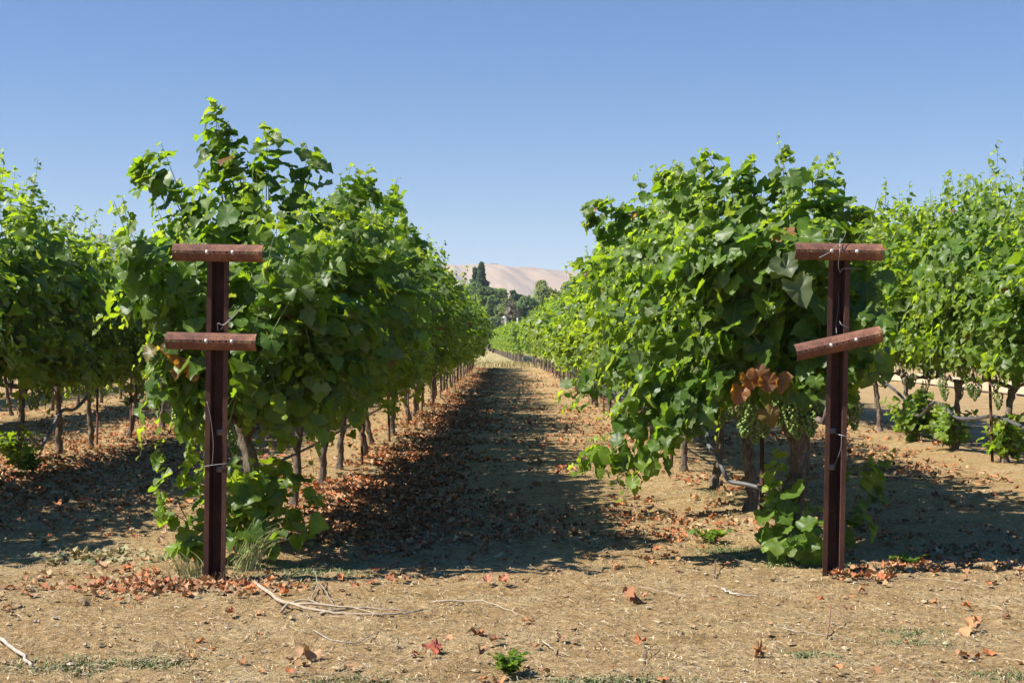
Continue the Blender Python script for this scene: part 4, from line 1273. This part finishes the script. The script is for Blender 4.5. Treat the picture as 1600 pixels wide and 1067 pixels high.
# ------------------------------------------------------------------ trees beyond the vineyard
def tree(x, top, wpx, d, col, label, kind='round', seed=0, group='trees beyond the vineyard', n=6000, name='tree', cat='tree', fs=.30, dens=1.0):
    q = np.random.default_rng(seed)
    X = (x - 793) / 2222 * d
    H = HC + (534 - top) / 2222 * d
    W = wpx / 2222 * d / 2
    root = empty(name, (X, d, 0)); tag(root, label, cat, group)
    t = MB()
    P = np.array([(0, 0, -.3), (.05 * W, 0, H * .3), (0, .05 * W, H * .6), (0, 0, H * (.97 if kind == 'conifer' else .8))])
    tube(t, spline(P, 10), np.linspace(max(.12, H * .022), .05, 10), 8, rough=.06, rng=q)
    cents, rads = [], []
    if kind == 'conifer':
        for k in range(46):
            tt = (k + .5) / 46
            z = H * (.10 + .89 * tt); rr = W * 1.7 * (1 - tt) ** 1.15 * q.uniform(.45, 1.15)
            a = k * 2.4
            c = (math.cos(a) * rr * .75, math.sin(a) * rr * .75, z - rr * .12)
            cents.append(c); rads.append((max(.25, rr * .55), max(.25, rr * .55), H * .022))
            if k % 3 == 0: tube(t, [(0, 0, z - .2), c], [.05, .02], 5)
    else:
        for k in range(46):
            v = nrm(q.normal(0, 1, 3)); u = q.random() ** .4
            c = np.array([v[0] * W * .74 * u, v[1] * W * .74 * u, H * .54 + v[2] * H * .40 * u])
            c[2] = min(c[2], H - W * .18)
            cents.append(c); s_ = W * q.uniform(.16, .42); rads.append((s_, s_, s_ * .8))
            if k % 3 == 0: tube(t, bez((0, 0, H * .3), (c[0] * .4, c[1] * .4, H * .45), c, 6), np.linspace(H * .008 + .03, .02, 6), 5)
    t.build('trunk', M['bark'], root)
    cents, rads = np.array(cents), np.array(rads)
    i = q.integers(0, len(cents), n)
    v = nrm(q.normal(0, 1, (n, 3))) * (q.random((n, 1)) ** .33)
    P = cents[i] + v * rads[i]
    S = fs * q.uniform(.6, 1.5, n)
    clump = q.uniform(.6, 1.45, len(cents))[i][:, None]
    c = np.array(col) * clump * q.uniform(.75, 1.25, (n, 1))
    b = MB()
    leaves(b, P, v + [0, 0, .6] + q.normal(0, .5, (n, 3)), v + q.normal(0, .6, (n, 3)), S, 'far', q, c)
    b.build('crown', M['tree_leaf'], root)

DG, BG, LG, OL = (.065, .11, .055), (.135, .20, .065), (.21, .28, .075), (.18, .22, .08)
tree(752, 411, 76, 245, DG, 'tall dark conifer pointing above the other trees', 'conifer', 1, n=7600, fs=.34)
tree(742, 419, 52, 248, DG, 'slim dark conifer close beside the tallest one', 'conifer', 2, n=2600, fs=.34)
tree(742, 430, 59, 235, BG, 'rounded dark tree in front of the conifers', seed=3)
tree(766, 443, 59, 200, BG, 'large dark rounded tree right of the conifers', seed=4, n=6800)
tree(783, 446, 40, 230, LG, 'small light green tree in the dip below the hills', seed=5)
tree(806, 444, 32, 240, (.06, .12, .045), 'round deep green treetop standing out against the hills', seed=6)
tree(791, 461, 56, 190, (.15, .19, .07), 'yellowish green tree in the middle of the tree belt', seed=7)
tree(800, 472, 37, 178, (.19, .165, .14), 'half bare greyish tree in the middle of the tree belt', seed=8, n=900, fs=.28)
tree(824, 456, 54, 195, (.11, .18, .06), 'fresh green tree right of the half bare one', seed=9)
tree(852, 433, 89, 215, OL, 'broad olive tree rising behind the right aisle row', seed=10, n=8400)
tree(893, 428, 70, 230, BG, 'dark broad tree partly hidden by the right aisle row', seed=11, n=6000)
tree(716, 436, 60, 225, BG, 'dark broad tree partly hidden by the left aisle row', seed=12, n=6000)
tree(664, 446, 80, 225, OL, 'olive tree concealed behind the left rows', seed=13, n=4800)
tree(950, 440, 80, 228, OL, 'olive tree concealed behind the right rows', seed=14, n=4800)
tree(770, 490, 34, 168, (.09, .12, .07), 'low dull green bush under the large dark tree', seed=15, name='bush', cat='bush', group='bushes at the tree belt', n=1600, fs=.3)
tree(748, 487, 40, 172, BG, 'dark bush at the left end of the tree belt', seed=16, name='bush', cat='bush', group='bushes at the tree belt', n=1600, fs=.3)
tree(815, 494, 40, 170, (.07, .11, .045), 'dark green bush beside the white standpipe', seed=17, name='bush', cat='bush', group='bushes at the tree belt', n=1800, fs=.3)
tree(840, 490, 46, 172, (.10, .14, .055), 'olive green bush right of the dark green bush', seed=18, name='bush', cat='bush', group='bushes at the tree belt', n=1800, fs=.3)
# clump of trees on the ridge
for x, s_ in ((768, 5), (774, 6)):
    X = (x - 793) / 2222 * 3180
    z = float(hill_fn(np.array([X]), np.array([3180.0]))[0])
    root = empty('ridge_tree', (X, 3180, z - 7)); tag(root, 'tiny dark tree on the crest of the hills', 'tree', 'trees on the ridge')
    q = np.random.default_rng(x)
    t = MB(); tube(t, [(0, 0, -1), (0, 0, 4), (0, 0, 9)], [.6, .5, .2], 6); t.build('trunk', M['bark'], root)
    n = 500; v = nrm(q.normal(0, 1, (n, 3))) * (q.random((n, 1)) ** .4)
    b = MB(); leaves(b, v * [s_ * 1.2, s_ * 1.2, s_ * .7] + [0, 0, 6.5], v + [0, 0, .5], q.normal(0, 1, (n, 3)), q.uniform(1, 2, n), 'far', q, np.tile(DG, (n, 1))); b.build('crown', M['tree_leaf'], root)

# white standpipe and the pale post beyond the far block
d = 140
X = (790 - 793) / 2222 * d
sp_ = empty('standpipe', (X, d, 0)); tag(sp_, 'white pipe with a bent top standing above the far vines', 'standpipe')
b = MB(); tube(b, spline([(.12, 0, -.2), (.12, 0, 1.6), (.10, 0, 2.6), (.04, 0, 3.2), (-.02, 0, 3.5)], 16), np.linspace(.15, .11, 16), 10, 0, (.62, .63, .63)); b.build('pipe', M['paint'], sp_)
b = MB(); tube(b, spline([(-.02, 0, 3.48), (-.03, 0, 3.68), (-.10, 0, 3.78), (-.2, 0, 3.66)], 10), .14, 10, 0, (.68, .69, .69)); b.build('elbow', M['paint'], sp_)
b = MB(); box(b, -.15, .35, -.25, .25, 2.2, 2.75, 0, (.42, .33, .26)); b.build('base_box', M['paint'], sp_, smooth=False)
b = MB(); tube(b, [((808 - 793) / 2222 * 142, 142, -.2), ((808 - 793) / 2222 * 142, 142, 1.6), ((808 - 793) / 2222 * 142 + .02, 142, 3.75)], .06, 8, 0, (.55, .58, .5))
tag(b.build('marker_post', M['paint']), 'thin pale post right of the white standpipe, above the far vines', 'post')

# ------------------------------------------------------------------ air
hz = MB(); box(hz, -9500, 9500, -80, 14000, -90, 275)
m = bpy.data.materials.new('air'); m.use_nodes = True
n = m.node_tree
n.nodes.remove(n.nodes['Principled BSDF'])
pv = N(n, 'ShaderNodeVolumePrincipled')
pv.inputs['Color'].default_value = (.82, .89, 1.0, 1)
pv.inputs['Density'].default_value = 0.00019
pv.inputs['Anisotropy'].default_value = 0.0
n.links.new(pv.outputs[0], n.nodes['Material Output'].inputs['Volume'])
m.cycles.homogeneous_volume = True
tag(hz.build('haze', m, smooth=False), kind='stuff')
